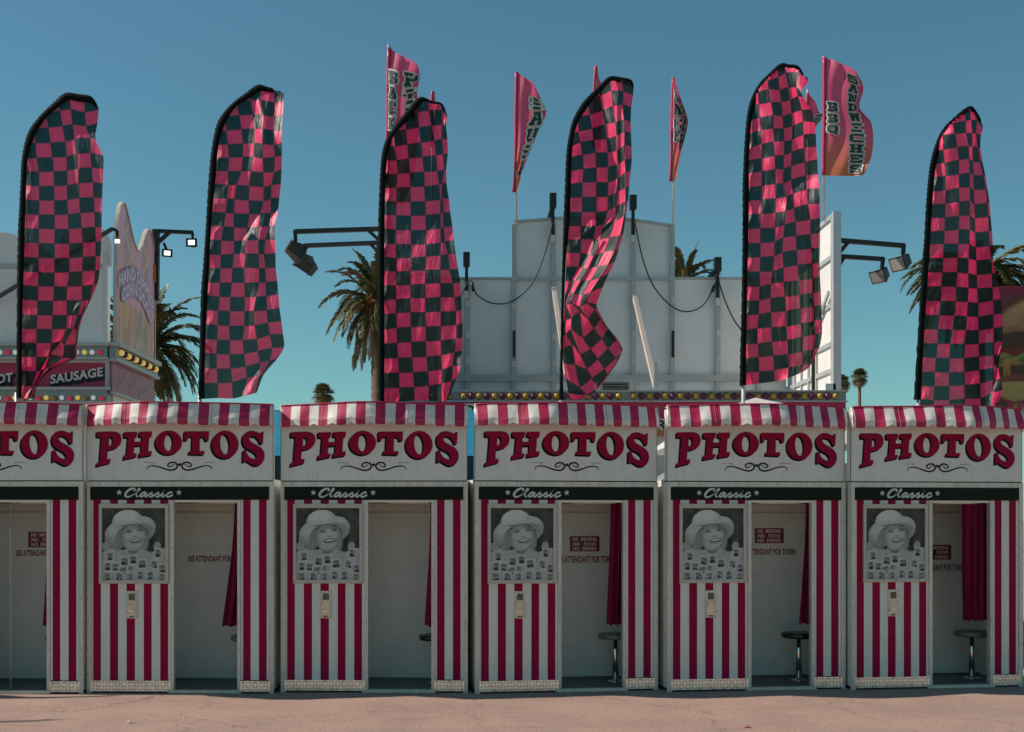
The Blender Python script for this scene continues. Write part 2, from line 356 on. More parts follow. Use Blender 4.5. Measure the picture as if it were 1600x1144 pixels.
# ------------------------------------------------------------------ mesh helpers
class MB:
    def __init__(s):
        s.v = []; s.f = []; s.mi = []; s.ms = []; s.uv = None; s.smooth = set()
    def m(s, k):
        if k not in s.ms: s.ms.append(k)
        return s.ms.index(k)
    def add(s, vs, fs, k, smooth=False):
        o = len(s.v); s.v += [tuple(p) for p in vs]; i = s.m(k)
        for f in fs:
            if smooth: s.smooth.add(len(s.f))
            s.f.append([a + o for a in f]); s.mi.append(i)
    def quad(s, a, b, c, d, k): s.add([a, b, c, d], [(0, 1, 2, 3)], k)
    def box(s, x0, x1, y0, y1, z0, z1, k):
        vs = [(x, y, z) for x in (x0, x1) for y in (y0, y1) for z in (z0, z1)]
        s.add(vs, [(0, 1, 3, 2), (4, 6, 7, 5), (0, 4, 5, 1), (2, 3, 7, 6), (0, 2, 6, 4), (1, 5, 7, 3)], k)
    def beam(s, p, q, w, h, k, up=(0, 0, 1)):
        p = Vector(p); q = Vector(q); d = (q - p).normalized(); u = Vector(up)
        if abs(d.dot(u)) > .98: u = Vector((0, 1, 0))
        a = d.cross(u).normalized(); b = a.cross(d).normalized()
        vs = []
        for c in (p, q):
            for sx, sy in ((-1, -1), (1, -1), (1, 1), (-1, 1)):
                vs.append(c + a * sx * w / 2 + b * sy * h / 2)
        s.add(vs, [(0, 3, 2, 1), (4, 5, 6, 7), (0, 1, 5, 4), (1, 2, 6, 5), (2, 3, 7, 6), (3, 0, 4, 7)], k)
    def tube(s, pts, r, k, n=8, caps=True):
        pts = [Vector(p) for p in pts]
        rs = r if isinstance(r, (list, tuple)) else [r] * len(pts)
        vs = []; fs = []; prev = None
        for i, p in enumerate(pts):
            d = (pts[min(i + 1, len(pts) - 1)] - pts[max(i - 1, 0)]).normalized()
            if prev is None:
                u = Vector((0, 0, 1)) if abs(d.z) < .9 else Vector((1, 0, 0))
                a = d.cross(u).normalized()
            else:
                a = (prev - d * prev.dot(d)).normalized()
            prev = a; b = d.cross(a)
            for j in range(n):
                t = 2 * math.pi * j / n
                vs.append(p + (a * math.cos(t) + b * math.sin(t)) * rs[i])
        for i in range(len(pts) - 1):
            for j in range(n):
                fs.append((i * n + j, i * n + (j + 1) % n, (i + 1) * n + (j + 1) % n, (i + 1) * n + j))
        if caps:
            fs.append(tuple(range(n))[::-1]); fs.append(tuple((len(pts) - 1) * n + j for j in range(n)))
        s.add(vs, fs, k, True)
    def lathe(s, prof, k, c=(0, 0, 0), n=24):
        vs = []; fs = []
        for r, z in prof:
            for j in range(n):
                t = 2 * math.pi * j / n
                vs.append((c[0] + r * math.cos(t), c[1] + r * math.sin(t), c[2] + z))
        for i in range(len(prof) - 1):
            for j in range(n):
                fs.append((i * n + j, i * n + (j + 1) % n, (i + 1) * n + (j + 1) % n, (i + 1) * n + j))
        fs.append(tuple(range(n))[::-1]); fs.append(tuple((len(prof) - 1) * n + j for j in range(n)))
        s.add(vs, fs, k, True)
    def sphere(s, c, r, k, nu=10, nv=6, sq=(1, 1, 1)):
        vs = []; fs = []
        for i in range(nv + 1):
            t = math.pi * i / nv
            for j in range(nu):
                a = 2 * math.pi * j / nu
                vs.append((c[0] + r * sq[0] * math.sin(t) * math.cos(a), c[1] + r * sq[1] * math.sin(t) * math.sin(a), c[2] + r * sq[2] * math.cos(t)))
        for i in range(nv):
            for j in range(nu):
                fs.append((i * nu + j, i * nu + (j + 1) % nu, (i + 1) * nu + (j + 1) % nu, (i + 1) * nu + j))
        s.add(vs, fs, k, True)
    def prism(s, poly, y0, y1, k, kside=None):
        """extrude an xz polygon from y0 (front) to y1"""
        n = len(poly)
        s.add([(x, y0, z) for x, z in poly], [tuple(range(n))], k)
        vs = [(x, y0, z) for x, z in poly] + [(x, y1, z) for x, z in poly]
        s.add(vs, [(i, (i + 1) % n, n + (i + 1) % n, n + i) for i in range(n)] + [tuple(range(n, 2 * n))[::-1]], kside or k)
    def grid(s, fn, nu, nv, k, smooth=True):
        vs = [fn(i / nu, j / nv) for j in range(nv + 1) for i in range(nu + 1)]
        fs = [(j * (nu + 1) + i, j * (nu + 1) + i + 1, (j + 1) * (nu + 1) + i + 1, (j + 1) * (nu + 1) + i) for j in range(nv) for i in range(nu)]
        s.add(vs, fs, k, smooth)
    def mesh(s, name):
        me = bpy.data.meshes.new(name)
        me.from_pydata(s.v, [], s.f)
        for k in s.ms: me.materials.append(M[k])
        me.polygons.foreach_set("material_index", s.mi)
        if s.smooth:
            me.polygons.foreach_set("use_smooth", [i in s.smooth for i in range(len(s.f))])
        me.update()
        return me

def link(name, me, parent=None):
    o = bpy.data.objects.new(name, me); C.objects.link(o)
    if parent: o.parent = parent
    return o
def build(mb, name, parent=None): return link(name, mb.mesh(name), parent)
def tag(o, label=None, cat=None, group=None, kind=None):
    if label: o["label"] = label
    if cat: o["category"] = cat
    if group: o["group"] = group
    if kind: o["kind"] = kind
    return o
def thing(name, label, cat, loc=(0, 0, 0), rz=0, group=None):
    o = bpy.data.objects.new(name, None); C.objects.link(o)
    o.location = loc; o.rotation_euler = (0, 0, rz)
    o.empty_display_size = 0.2
    return tag(o, label, cat, group)

def shape_mesh(loops, grow=0):
    """filled 2-D loops (with holes) -> (verts2d, faces)"""
    cu = bpy.data.curves.new("t", 'CURVE'); cu.dimensions = '2D'; cu.fill_mode = 'BOTH'
    for lp in loops:
        sp = cu.splines.new('POLY'); sp.points.add(len(lp) - 1)
        for p, (x, y) in zip(sp.points, lp): p.co = (x, y, 0, 1)
        sp.use_cyclic_u = True
    cu.offset = grow
    return curve_faces(cu)
def curve_faces(cu):
    o = bpy.data.objects.new("t", cu); C.objects.link(o)
    dg = bpy.context.evaluated_depsgraph_get(); dg.update()
    me = bpy.data.meshes.new_from_object(o.evaluated_get(dg))
    vs = [(v.co.x, v.co.y) for v in me.vertices]; fs = [tuple(p.vertices) for p in me.polygons]
    bpy.data.objects.remove(o); bpy.data.curves.remove(cu); bpy.data.meshes.remove(me)
    return vs, fs
def text_mesh(txt, size=1.0, bold=0.0, shear=0.0, spacing=1.0, align='CENTER'):
    cu = bpy.data.curves.new("t", 'FONT'); cu.body = txt; cu.size = size; cu.offset = bold
    cu.shear = shear; cu.space_character = spacing; cu.align_x = align; cu.align_y = 'CENTER'
    cu.fill_mode = 'BOTH'; cu.resolution_u = 3
    return curve_faces(cu)
def fit(vf, x0, x1, z0, z1):
    vs, fs = vf
    a = min(v[0] for v in vs); b = max(v[0] for v in vs); c = min(v[1] for v in vs); d = max(v[1] for v in vs)
    return [((x - a) / (b - a) * (x1 - x0) + x0, (y - c) / (d - c) * (z1 - z0) + z0) for x, y in vs], fs
def spline(pts, n=6, closed=False):
    """Catmull-Rom through 2-D points"""
    out = []; N = len(pts)
    rng = range(N) if closed else range(N - 1)
    for i in rng:
        g = lambda k: pts[k % N] if closed else pts[max(0, min(N - 1, k))]
        p0, p1, p2, p3 = g(i - 1), g(i), g(i + 1), g(i + 2)
        for j in range(n):
            t = j / n
            out.append(tuple(0.5 * ((2 * b) + (c - a) * t + (2 * a - 5 * b + 4 * c - d) * t * t + (-a + 3 * b - 3 * c + d) * t ** 3)
                             for a, b, c, d in zip(p0, p1, p2, p3)))
    if not closed: out.append(tuple(pts[-1]))
    return out
def ribbon(pts, w, taper=True):
    """stroke outline along 2-D pts; w max half width -> quads"""
    vs = []; fs = []; n = len(pts)
    for i, (x, y) in enumerate(pts):
        x0, y0 = pts[max(0, i - 1)]; x1, y1 = pts[min(n - 1, i + 1)]
        dx, dy = x1 - x0, y1 - y0; L = math.hypot(dx, dy) or 1
        k = w * (0.3 + 0.7 * math.sin(math.pi * i / (n - 1))) if taper else w
        vs += [(x - dy / L * k, y + dx / L * k), (x + dy / L * k, y - dx / L * k)]
    for i in range(n - 1): fs.append((2 * i, 2 * i + 1, 2 * i + 3, 2 * i + 2))
    return vs, fs
def ell(cx, cy, rx, ry, rot=0, n=40):
    c, s = math.cos(rot), math.sin(rot)
    return [(cx + rx * math.cos(t) * c - ry * math.sin(t) * s, cy + rx * math.cos(t) * s + ry * math.sin(t) * c)
            for t in [2 * math.pi * i / n for i in range(n)]]

def painted(nx, ny, paint):
    """grid of a printed picture: paint(u,v)->rgb arrays (u right, v down, 0..1)"""
    u, v = np.meshgrid(np.linspace(0, 1, nx + 1), np.linspace(0, 1, ny + 1))
    return u, v, paint(u, v)
def painted_mesh(name, nx, ny, paint, pos, k='print', keep=None):
    u, v, col = painted(nx, ny, paint)
    U = u.ravel(); V = v.ravel()
    vs = [pos(a, b) for a, b in zip(U, V)]
    fs = []
    for j in range(ny):
        for i in range(nx):
            a = j * (nx + 1) + i
            if keep is not None and not keep((i + .5) / nx, (j + .5) / ny): continue
            fs.append((a, a + nx + 1, a + nx + 2, a + 1))
    me = bpy.data.meshes.new(name); me.from_pydata(vs, [], fs)
    ca = me.color_attributes.new("print", 'FLOAT_COLOR', 'POINT')
    rgba = np.ones((len(vs), 4), dtype=np.float32); rgba[:, :3] = np.clip(col.reshape(-1, 3), 0.004, 1)
    ca.data.foreach_set("color", rgba.ravel())
    me.materials.append(M[k]); me.update()
    return me
def sm(x, a, b):
    t = np.clip((x - a) / (b - a), 0, 1); return t * t * (3 - 2 * t)
def blob(u, v, cx, cy, rx, ry, rot=0, soft=0.15):
    c, s = math.cos(rot), math.sin(rot)
    x = (u - cx) * c + (v - cy) * s; y = -(u - cx) * s + (v - cy) * c
    d = np.sqrt((x / rx) ** 2 + (y / ry) ** 2)
    return 1 - sm(d, 1 - soft, 1 + soft)
def over(base, mask, col):
    return base * (1 - mask[..., None]) + np.asarray(col) * mask[..., None]
rngp = np.random.default_rng(4)
def vnoise(u, v, sc, seed=0):
    """value noise for printed pictures"""
    r = np.random.default_rng(seed).random((64, 64))
    x = u * sc; y = v * sc
    xi = np.floor(x).astype(int) % 63; yi = np.floor(y).astype(int) % 63
    fx = x - np.floor(x); fy = y - np.floor(y); fx = fx * fx * (3 - 2 * fx); fy = fy * fy * (3 - 2 * fy)
    return (r[yi, xi] * (1 - fx) + r[yi, xi + 1] * fx) * (1 - fy) + (r[yi + 1, xi] * (1 - fx) + r[yi + 1, xi + 1] * fx) * fy

# ------------------------------------------------------------------ ground
g = MB()
g.quad((-300, -60, 0), (300, -60, 0), (300, 600, 0), (-300, 600, 0), 'ground')
tag(build(g, "ground"), kind="structure")

# ------------------------------------------------------------------ photo booth parts (local: x right, y back, z up, front plane y=0)
S = 166.7
def lx(px): return (px - 585.5) / S          # from booth three of the photo
def lz(py): return H + (PY - py) / S
HW = 0.878
DEPTH = 0.80
BACK = 0.70                                  # inner back wall

def make_body():
    b = MB()
    zt = 1.985
    # shell
    b.box(-HW + .006, -HW + .03, .012, DEPTH, .03, zt - .01, 'white')
    b.box(HW - .03, HW - .006, .012, DEPTH, .03, zt - .01, 'white')
    b.box(-HW + .03, HW - .03, BACK, DEPTH - .005, .03, zt - .012, 'inner')
    b.box(-HW + .006, HW - .006, .012, DEPTH, zt - .01, zt + .012, 'white')
    # machine cabinet on the left, its right wall faces the doorway
    b.box(-HW + .032, lx(520), .013, BACK - .002, .04, zt - .014, 'inner')
    b.box(lx(520) + .001, lx(571), .013, .03, .04, zt - .014, 'inner')
    # side wall behind right panel
    b.box(HW - .055, HW - .032, .03, BACK - .002, .04, zt - .014, 'inner')
    # floor
    b.box(lx(520) + .002, HW - .033, .014, BACK - .003, .018, .036, 'floor')
    # black block painting in the shade of the gap below the booth
    b.box(-HW + .03, HW - .03, .03, DEPTH - .03, .0, .017, 'dark')
    # panel seam and screw heads on the back wall
    b.box(lx(520) + .002, HW - .056, BACK - .0035, BACK - .0005, lz(800), lz(799), 'rivet')
    for i in range(5): b.sphere((lx(585) + i * .13, BACK - .0005, lz(803)), .005, 'rivet', 8, 4, (1, .5, 1))
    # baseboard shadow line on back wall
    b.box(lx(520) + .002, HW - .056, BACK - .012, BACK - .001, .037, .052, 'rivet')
    return b.mesh("body")
def make_frame():
    b = MB()
    zt = 1.983
    b.box(-HW, lx(447), -.012, .010, .0, lz(752.6), 'alu')
    b.box(lx(725), HW, -.012, .010, .0, lz(752.6), 'alu')
    b.box(lx(447) + .001, lx(725) - .001, -.010, .010, lz(760.5), lz(752.8), 'alu')
    # door jambs
    b.box(lx(570.5), lx(576), -.011, .05, .032, lz(781.4), 'alu')
    b.box(lx(675), lx(680), -.011, .05, .032, lz(781.4), 'alu')
    # sill
    b.box(lx(570.5) - .02, lx(680) + .01, -.035, .06, .002, .031, 'alu')
    # lintel inside the doorway
    b.box(lx(576) + .001, lx(675) - .001, .0, .03, lz(785), lz(781.5), 'inner')
    for x in (lx(440.6), lx(729.4), lx(573.4), lx(677.4)):
        for i in range(8):
            z = .18 + i * .235
            if z < 1.78: b.sphere((x, -.012, z), .0055, 'rivet', 8, 4, (1, .5, 1))
    for i in range(9):
        b.sphere((-HW + .12 + i * .19, -.0105, lz(756.5)), .0045, 'rivet', 8, 4, (1, .5, 1))
    return b.mesh("frame")
def striped(x0, x1, edges, z0, z1):
    """edges: list of (xa, xb) reds"""
    b = MB(); y = .0; xs = x0
    def col(a, c, k):
        b.box(a, c, y, y + .011, z0, z1, k)
    for a, c in edges:
        if a > xs + 1e-4: col(xs, a, 'white')
        col(a, c, 'red'); xs = c
    if x1 > xs + 1e-4: col(xs, x1, 'white')
    return b.mesh("striped_panel")
ZP0, ZP1 = lz(1063), lz(780.8)
z3 = lambda zx: 420 + zx * .2753
left_edges = [(lx(z3(a)), lx(z3(c))) for a, c in ((105, 149), (200, 247), (295, 343), (393, 438), (487, 532))]
right_edges = [(lx(z3(a)), lx(z3(c))) for a, c in ((958, 1001), (1048, 1092))]
def tread(x0, x1):
    b = MB(); z0, z1 = lz(1079.3), lz(1062.8)
    T = .030        # the plate leans back a little
    b.add([(x0, -.014 - T * (z1 - z0), z0), (x1, -.014 - T * (z1 - z0), z0), (x1, -.014, z1), (x0, -.014, z1), (x0, -.0005, z0), (x1, -.0005, z0), (x1, -.0005, z1), (x0, -.0005, z1)],
          [(0, 1, 2, 3), (3, 2, 6, 7), (0, 4, 5, 1), (0, 3, 7, 4), (1, 5, 6, 2)], 'tread')
    p = .030; nx = int((x1 - x0 - .02) / p); nz = 3; dz = (z1 - z0) / nz
    for i in range(nx):
        for j in range(nz):
            cx = x0 + .01 + (i + .5) * (x1 - x0 - .02) / nx; cz = z0 + (j + .5) * dz
            a = R(45) if (i + j) % 2 else R(-45)
            c, s = math.cos(a), math.sin(a); L, w = .0175, .0055
            pts = [(L * c, L * s), (-w * s, w * c), (-L * c, -L * s), (w * s, -w * c)]
            yy = lambda z: -.0141 - T * (z1 - cz - z)
            base = [(cx + x, yy(z), cz + z) for x, z in pts]
            top = [(cx + x * .55, yy(z) - .0040, cz + z * .55) for x, z in pts]
            b.add(base + top, [(4, 5, 6, 7), (0, 1, 5, 4), (1, 2, 6, 5), (2, 3, 7, 6), (3, 0, 4, 7)], 'treadbar')
    for i in range(5):
        b.sphere((x0 + .03 + i * (x1 - x0 - .06) / 4, -.0145, z1 - .012), .006, 'rivet', 8, 4, (1, .6, 1))
    return b.mesh("kick_plate")
def make_sign():
    b = MB()
    x0, x1 = lx(439.3), lx(730.2)
    b.box(x0, x1, -.004, .09, lz(751.0), 2.66, 'white')
    # dark gasket line round the bottom and the sides
    b.box(x0 - .003, x1 + .003, -.006, .088, lz(752.4), lz(751.1), 'dark')
    b.box(x0 - .005, x0 - .0005, -.006, .004, lz(751), 2.66, 'rivet')
    b.box(x1 + .0005, x1 + .005, -.006, .004, lz(751), 2.66, 'rivet')
    for gx in (-.61, -.0, .57):
        for d, h in ((-.042, .0), (0, .016), (.042, .003)):
            b.sphere((gx + d + .03, -.004, lz(748.2) + h), .0075, 'alu', 8, 4, (1, .4, 1))
    return b.mesh("sign_panel")

# lettering: traced as slab letters in a 1600-wide zoom of the second booth
ZS = .19375
def gx(zx): return (zx - 779.5) * ZS / 166.2
def gz(zy): return H + (PY - (621.4 + zy * ZS)) / 166.2
PHOTOS = [
    [[(108, 280), (240, 277)] + spline([(240, 277), (275, 285), (297, 305), (305, 335), (300, 370), (280, 398), (245, 415), (205, 424)], 3)[1:] +
     [(195, 425), (190, 500), (217, 496), (214, 528), (107, 556), (110, 528), (132, 518), (146, 322), (132, 318), (110, 318)],
     [(207, 318)] + spline([(212, 318), (232, 322), (240, 342), (238, 365), (225, 385), (203, 392)], 3)],
    [[(328, 283), (432, 280), (430, 318), (412, 322), (411, 362), (475, 358), (476, 318), (452, 316), (452, 280), (552, 277), (549, 316),
      (530, 320), (522, 437), (550, 436), (547, 467), (450, 482), (452, 450), (466, 444), (470, 388), (409, 392), (404, 455), (428, 452),
      (426, 480), (326, 500), (330, 468), (350, 460), (362, 324), (332, 322)]],
    [ell(688, 366, 106, 95), ell(687, 366, 37, 70, R(4))],
    [[(816, 278), (1012, 277), (1008, 350), (985, 350), (975, 322), (938, 318), (936, 436), (975, 434), (972, 462), (852, 458), (856, 434),
      (876, 432), (880, 318), (848, 320), (838, 348), (815, 348)]],
    [ell(1142, 382, 107, 110), ell(1140, 380, 39, 83, R(-5))],
    [[(1450, 280), (1445, 375), (1425, 375)] + spline([(1425, 375), (1412, 345), (1385, 320), (1350, 316), (1335, 335), (1347, 360), (1390, 385), (1435, 415),
      (1457, 455), (1455, 500), (1435, 535), (1400, 550), (1370, 545), (1335, 525), (1308, 508)], 3)[1:] + [(1305, 520), (1285, 520), (1288, 430), (1308, 430)] +
     spline([(1308, 430), (1320, 462), (1345, 490), (1378, 500), (1398, 488), (1393, 465), (1368, 440), (1320, 415), (1292, 385), (1282, 345), (1292, 305),
             (1325, 280), (1365, 275), (1400, 285), (1425, 298)], 3)[1:] + [(1432, 283)]],
]
def put(b, vf, k, y, fx=lambda x: x, fz=lambda z: z):
    vs, fs = vf
    b.add([(fx(x), y, fz(z)) for x, z in vs], fs, k)
def make_photos():
    b = MB()
    for gl in PHOTOS:
        vf = shape_mesh(gl, 1.0)
        for i in range(5):
            o = (i + 1) * 2.9
            put(b, vf, 'shadow', -.0046 - i * .0002, lambda x: gx(x - o), lambda z: gz(z + o))
        put(b, vf, 'red', -.0075, gx, gz)
    return b.mesh("lettering")
def make_ornament():
    b = MB()
    sw = spline([(517, 585), (514, 572), (530, 557), (560, 553), (605, 560), (655, 577), (705, 588), (742, 578), (757, 554), (745, 532), (715, 525), (690, 534), (680, 548), (690, 560), (708, 559), (718, 548), (740, 541)], 5)
    for mir in (0, 1):
        f = (lambda x: 1550 - x) if mir else (lambda x: x)
        put(b, ribbon([(f(x), y) for x, y in sw], 6.5), 'shadow', -.0066, gx, gz)
        put(b, ribbon([(f(485), 527), (f(575), 527), (f(563), 541)], 1.8, False), 'rivet', -.0066, gx, gz)
    put(b, ([(775, 528), (790, 543), (775, 558), (760, 543)], [(0, 1, 2, 3)]), 'shadow', -.0066, gx, gz)
    return b.mesh("ornament")
def make_band():
    b = MB(); b.box(lx(444.8), lx(724.7), -.016, -.0125, lz(781.2), lz(761), 'band')
    return b.mesh("header_band")
def make_classic():
    b = MB(); y = -.0172
    gz = lambda q: globals()['gz'](q) - .005
    strokes = [
        [(408, 754), (420, 742), (410, 731), (380, 736), (352, 758), (340, 782), (352, 797), (382, 792), (412, 772)],
        [(414, 776), (446, 752), (458, 735), (448, 733), (434, 762), (428, 786), (438, 796), (462, 782)],
        [(510, 768), (494, 760), (474, 770), (462, 786), (470, 796), (488, 786), (508, 766)],
        [(512, 762), (500, 786), (508, 796), (530, 780)],
        [(528, 782), (556, 760), (552, 772), (562, 786), (552, 797), (534, 793)], [(554, 794), (580, 782)],
        [(578, 782), (608, 760), (604, 772), (614, 786), (604, 797), (586, 793)], [(606, 794), (632, 780)],
        [(646, 762), (634, 784), (642, 796), (664, 782)], [(656, 746), (654, 749)],
        [(718, 768), (708, 760), (686, 770), (674, 786), (684, 797), (704, 792), (724, 780)],
    ]
    for i, st in enumerate(strokes):
        w = 9.5 if i == 0 else 7.0
        put(b, ribbon(spline(st, 5), w, i in (0, 1)), 'silver', y - i * .00015, gx, gz)
    for cx in (291, 772):
        pts = []
        for i in range(10):
            r = 25 if i % 2 == 0 else 11
            t = -math.pi / 2 + i * math.pi / 5
            pts.append((cx + r * math.cos(t), 763 + r * math.sin(t)))
        put(b, shape_mesh([pts]), 'silver', y, gx, gz)
    return b.mesh("lettering")

def make_awning(seed, s0):
    rnd = random.Random(seed)
    b = MB()
    x0, x1 = -HW + .004, HW - .004
    per = 1 / 9.72
    cuts = [(0.0, 'awwhite')]
    e = [.008]
    s = .008
    k = 0
    segs = []
    segs.append((0, .008, 'awwhite'))
    while s < 1 - 1e-6:
        w = per * .5
        n = min(1, s + w)
        segs.append((s, n, 'awred' if k % 2 == 0 else 'awwhite')); s = n; k += 1
    ztop, zval = 2.688, 2.487
    ph = [rnd.random() * 6.28 for _ in range(6)]
    def bulge(s): 
        t = s / s0 if s < s0 else (1 - s) / (1 - s0)
        t = t - .10 * max(0, (t - .8) / .2) ** 2      # softened ridge
        return .062 + .245 * t
    def ripple(s, q):   # cloth waviness
        return (.005 * math.sin(s * 31 + ph[0]) + .003 * math.sin(s * 57 + ph[1] + q * 2) + .006 * math.sin(s * 17 + q * 4 + ph[2])) * (0.4 + q)
    def rail(s):
        return ztop - .002 + .012 * bulge(s) / .3 + .0025 * math.sin(s * 9 + ph[3])
    def pt(s, q):       # q 0 top rail, 1 bottom of valance
        x = x0 + (x1 - x0) * s
        f = ((s - .008) / per - .25) % 1.0
        scal = abs(math.cos(math.pi * f))          # 1 at centre of a red, 0 at the middle of a white
        zb = zval + .034 * (1 - scal ** .55) + .004 * math.sin(s * 7 + ph[4])
        zt = rail(s)
        yb = -bulge(s) - .004
        f = min(1, q / .735)
        return (x, yb + .056 * (1 - f) + ripple(s, q), zt + (zb - zt) * q)
    qs = [0, .03, .1, .2, .3, .4, .5, .6, .68, .735, .742, .8, .88, .94, 1.0]
    for a, c, kk in segs:
        n = 5 if c - a > .02 else 1
        for i in range(n):
            sa, sb = a + (c - a) * i / n, a + (c - a) * (i + 1) / n
            for j in range(len(qs) - 1):
                key = 'stitch' if abs(qs[j] - .735) < 1e-6 else kk
                b.add([pt(sa, qs[j]), pt(sa, qs[j + 1]), pt(sb, qs[j + 1]), pt(sb, qs[j])], [(0, 1, 2, 3)], key, True)
            # roof cloth running back to the top of the sign box
            pa, pb = pt(sa, 0), pt(sb, 0)
            b.add([pa, pb, (pb[0], .12, 2.685), (pa[0], .12, 2.685)], [(0, 1, 2, 3)], kk, True)
    # white piping along the top rail and end caps
    b.tube([(lambda p: (p[0], p[1] - .002, p[2] + .003))(pt(i / 40, 0)) for i in range(41)], .007, 'awred', 6)
    for s in (0, 1):
        p0, p1 = pt(s, 0), pt(s, 1)
        xx = p0[0] + (-.0015 if s == 0 else .0015)
        b.add([(xx, p0[1], p0[2]), (xx, p1[1], p1[2]), (xx, -.006, zval + .01), (xx, -.006, 2.67), (xx, .05, 2.68)], [(0, 1, 2, 3, 4)], 'awwhite')
        b.tube([(xx, p0[1], p0[2] + .01), (xx, p1[1], zval - .01)], .006, 'alu', 6)
        b.tube([(xx, -.010, 2.68), (xx, -.010, zval - .02)], .007, 'alu', 6)
    # sewn vertical seams
    for sx in (.238, .69):
        b.tube([(lambda p: (p[0], p[1] - .0015, p[2]))(pt(sx, q)) for q in qs], .0022, 'stitch', 4)
    me = b.mesh("awning")
    bm = bmesh.new(); bm.from_mesh(me); bmesh.ops.remove_doubles(bm, verts=bm.verts, dist=1e-5); bm.to_mesh(me); bm.free()
    return me

def paint_girl(u, v):
    # coordinates of a zoom of the framed picture
    X = 117 + u * 783; Y = 107 + v * 923
    n1 = vnoise(u, v, 9, 1); n2 = vnoise(u, v, 30, 2); n3 = vnoise(u, v, 60, 3)
    g = .020 + .055 * n1 + .02 * n2
    g = np.where((np.abs(np.sin(X * .018 + np.sin(Y * .013) * 2.2)) < .10), g + .05, g)
    col = np.stack([g * 1.02, g, g * .93], -1)
    B = lambda cx, cy, rx, ry, rot=0, soft=.12: blob(X, Y, cx, cy, rx, ry, rot, soft)
    G = lambda x: np.asarray([x * .97, x * 1.0, x * .95])
    def lay(mask, val):
        nonlocal col
        val = np.asarray(val) if np.ndim(val) else np.full_like(u, val)
        col = col * (1 - mask[..., None]) + (val[..., None] * np.asarray([.97, 1.0, .95])) * mask[..., None]
    cloth = .46 + .10 * n2 + .05 * n3
    # shoulders and blouse
    lay(sm(Y - (650 + 60 * np.exp(-((X - 500) / 160) ** 2) * -1 + 30 * np.sin(X * .02)), -12, 12) * (1 - B(500, 600, 95, 60)), cloth * .8)
    lay(B(165, 600, 55, 55), cloth * .7); lay(B(800, 600, 45, 60), cloth * .7)
    # hair
    hair = .20 + .22 * np.abs(np.sin(X * .09 + 3 * n2))
    hair = hair * .7
    lay(B(310, 500, 95, 150, .1), hair); lay(B(630, 500, 60, 150, -.1), hair * 1.1)
    lay(B(210, 500, 60, 90), .30 + .16 * n2)
    # neck
    lay(B(500, 640, 70, 60), .22)
    # face
    shade = .50 - .24 * sm(np.abs(X - 510) / 150, .35, 1.05) - .10 * sm(Y, 560, 660) + .03 * n2 - .18 * sm(-(Y - (350 + (X - 480) ** 2 * .0009)), -50, 10)
    lay(B(492, 480, 145, 175, -.06, .06), shade)
    for ex, ey in ((445, 408), (592, 386)):
        lay(B(ex, ey - 26, 48, 8, -.12, .5), .26)
        lay(B(ex, ey, 40, 13, -.12, .5), .14); lay(B(ex - 6, ey + 1, 10, 7, 0, .3), .04)
        lay(B(ex, ey + 22, 38, 7, -.12, .6), .36)
    lay(B(530, 440, 15, 40, 0, .7), .55)
    lay(B(520, 473, 24, 9, 0, .5), .26); lay(B(546, 470, 20, 8, 0, .5), .27)
    lay(B(533, 527, 82, 30, -.14, .18), .15)
    lay(B(533, 520, 62, 11, -.14, .25), .62)
    lay(B(530, 560, 60, 10, -.12, .6), .34)
    lay(B(425, 500, 22, 42, .5, .7), .42); lay(B(620, 480, 14, 42, -.4, .7), .34); lay(B(440, 470, 45, 34, 0, .8), .52); lay(B(592, 455, 36, 30, 0, .8), .50)
    strands = (np.abs(np.sin(X * .16 + Y * .02 + 4 * n1)) < .35)
    lay(B(290, 530, 60, 120, .1, .3) * strands, .48); lay(B(648, 520, 26, 120, 0, .3) * strands, .46)
    # fringe
    lay(B(540, 350, 60, 22, 0, .4) * (np.sin(X * .2) > 0), .24)
    # hat
    def PG(pts):
        pl = spline(pts, 4, True); r = np.zeros(X.shape, bool); m_ = len(pl)
        for i in range(m_):
            xi, yi = pl[i]; xj, yj = pl[i - 1]
            if abs(yj - yi) < 1e-9: continue
            r ^= ((yi > Y) != (yj > Y)) & (X < (xj - xi) * (Y - yi) / (yj - yi) + xi)
        return r.astype(float)
    tex = .05 * n3 + .05 * n2
    hat = PG([(152, 440), (165, 390), (205, 335), (238, 300), (262, 220), (320, 162), (400, 133), (480, 132), (550, 158), (600, 206), (690, 224), (750, 272), (778, 330),
              (775, 392), (748, 455), (705, 500), (684, 508), (690, 450), (682, 400), (645, 352), (590, 322), (530, 312), (450, 322), (375, 350), (318, 392), (288, 440), (270, 500), (248, 560), (222, 590), (185, 560), (158, 500)])
    lay(hat, .50 + tex - .17 * sm(X, 560, 760) * sm(Y, 230, 380) - .20 * sm(Y, 400, 560) - .10 * sm(-X, -230, -150))
    crown = PG([(238, 300), (262, 220), (320, 162), (400, 133), (480, 132), (550, 158), (600, 206), (612, 240), (520, 262), (400, 280), (300, 310), (250, 330)])
    lay(crown, .63 + tex - .24 * sm(np.abs(X - 400) / 220, .4, 1.1) - .10 * sm(Y, 220, 300))
    under = PG([(690, 500), (694, 450), (684, 398), (645, 350), (590, 320), (640, 300), (700, 320), (735, 370), (730, 440), (705, 490)])
    lay(under, .26 + tex)
    lay(B(460, 322, 170, 9, -.12, .6), .20)
    # little pasted photographs
    rr = random.Random(11)
    cells = [(205, 725, -.15), (395, 790, .1), (505, 770, -.05), (612, 825, .03), (815, 690, .25), (770, 825, .3), (855, 885, .05), (180, 860, -.05),
             (285, 860, .12), (375, 915, -.1), (480, 900, .15), (175, 985, .05), (330, 990, -.1), (455, 985, .12), (605, 970, 0), (722, 970, -.12), (860, 1000, .03)]
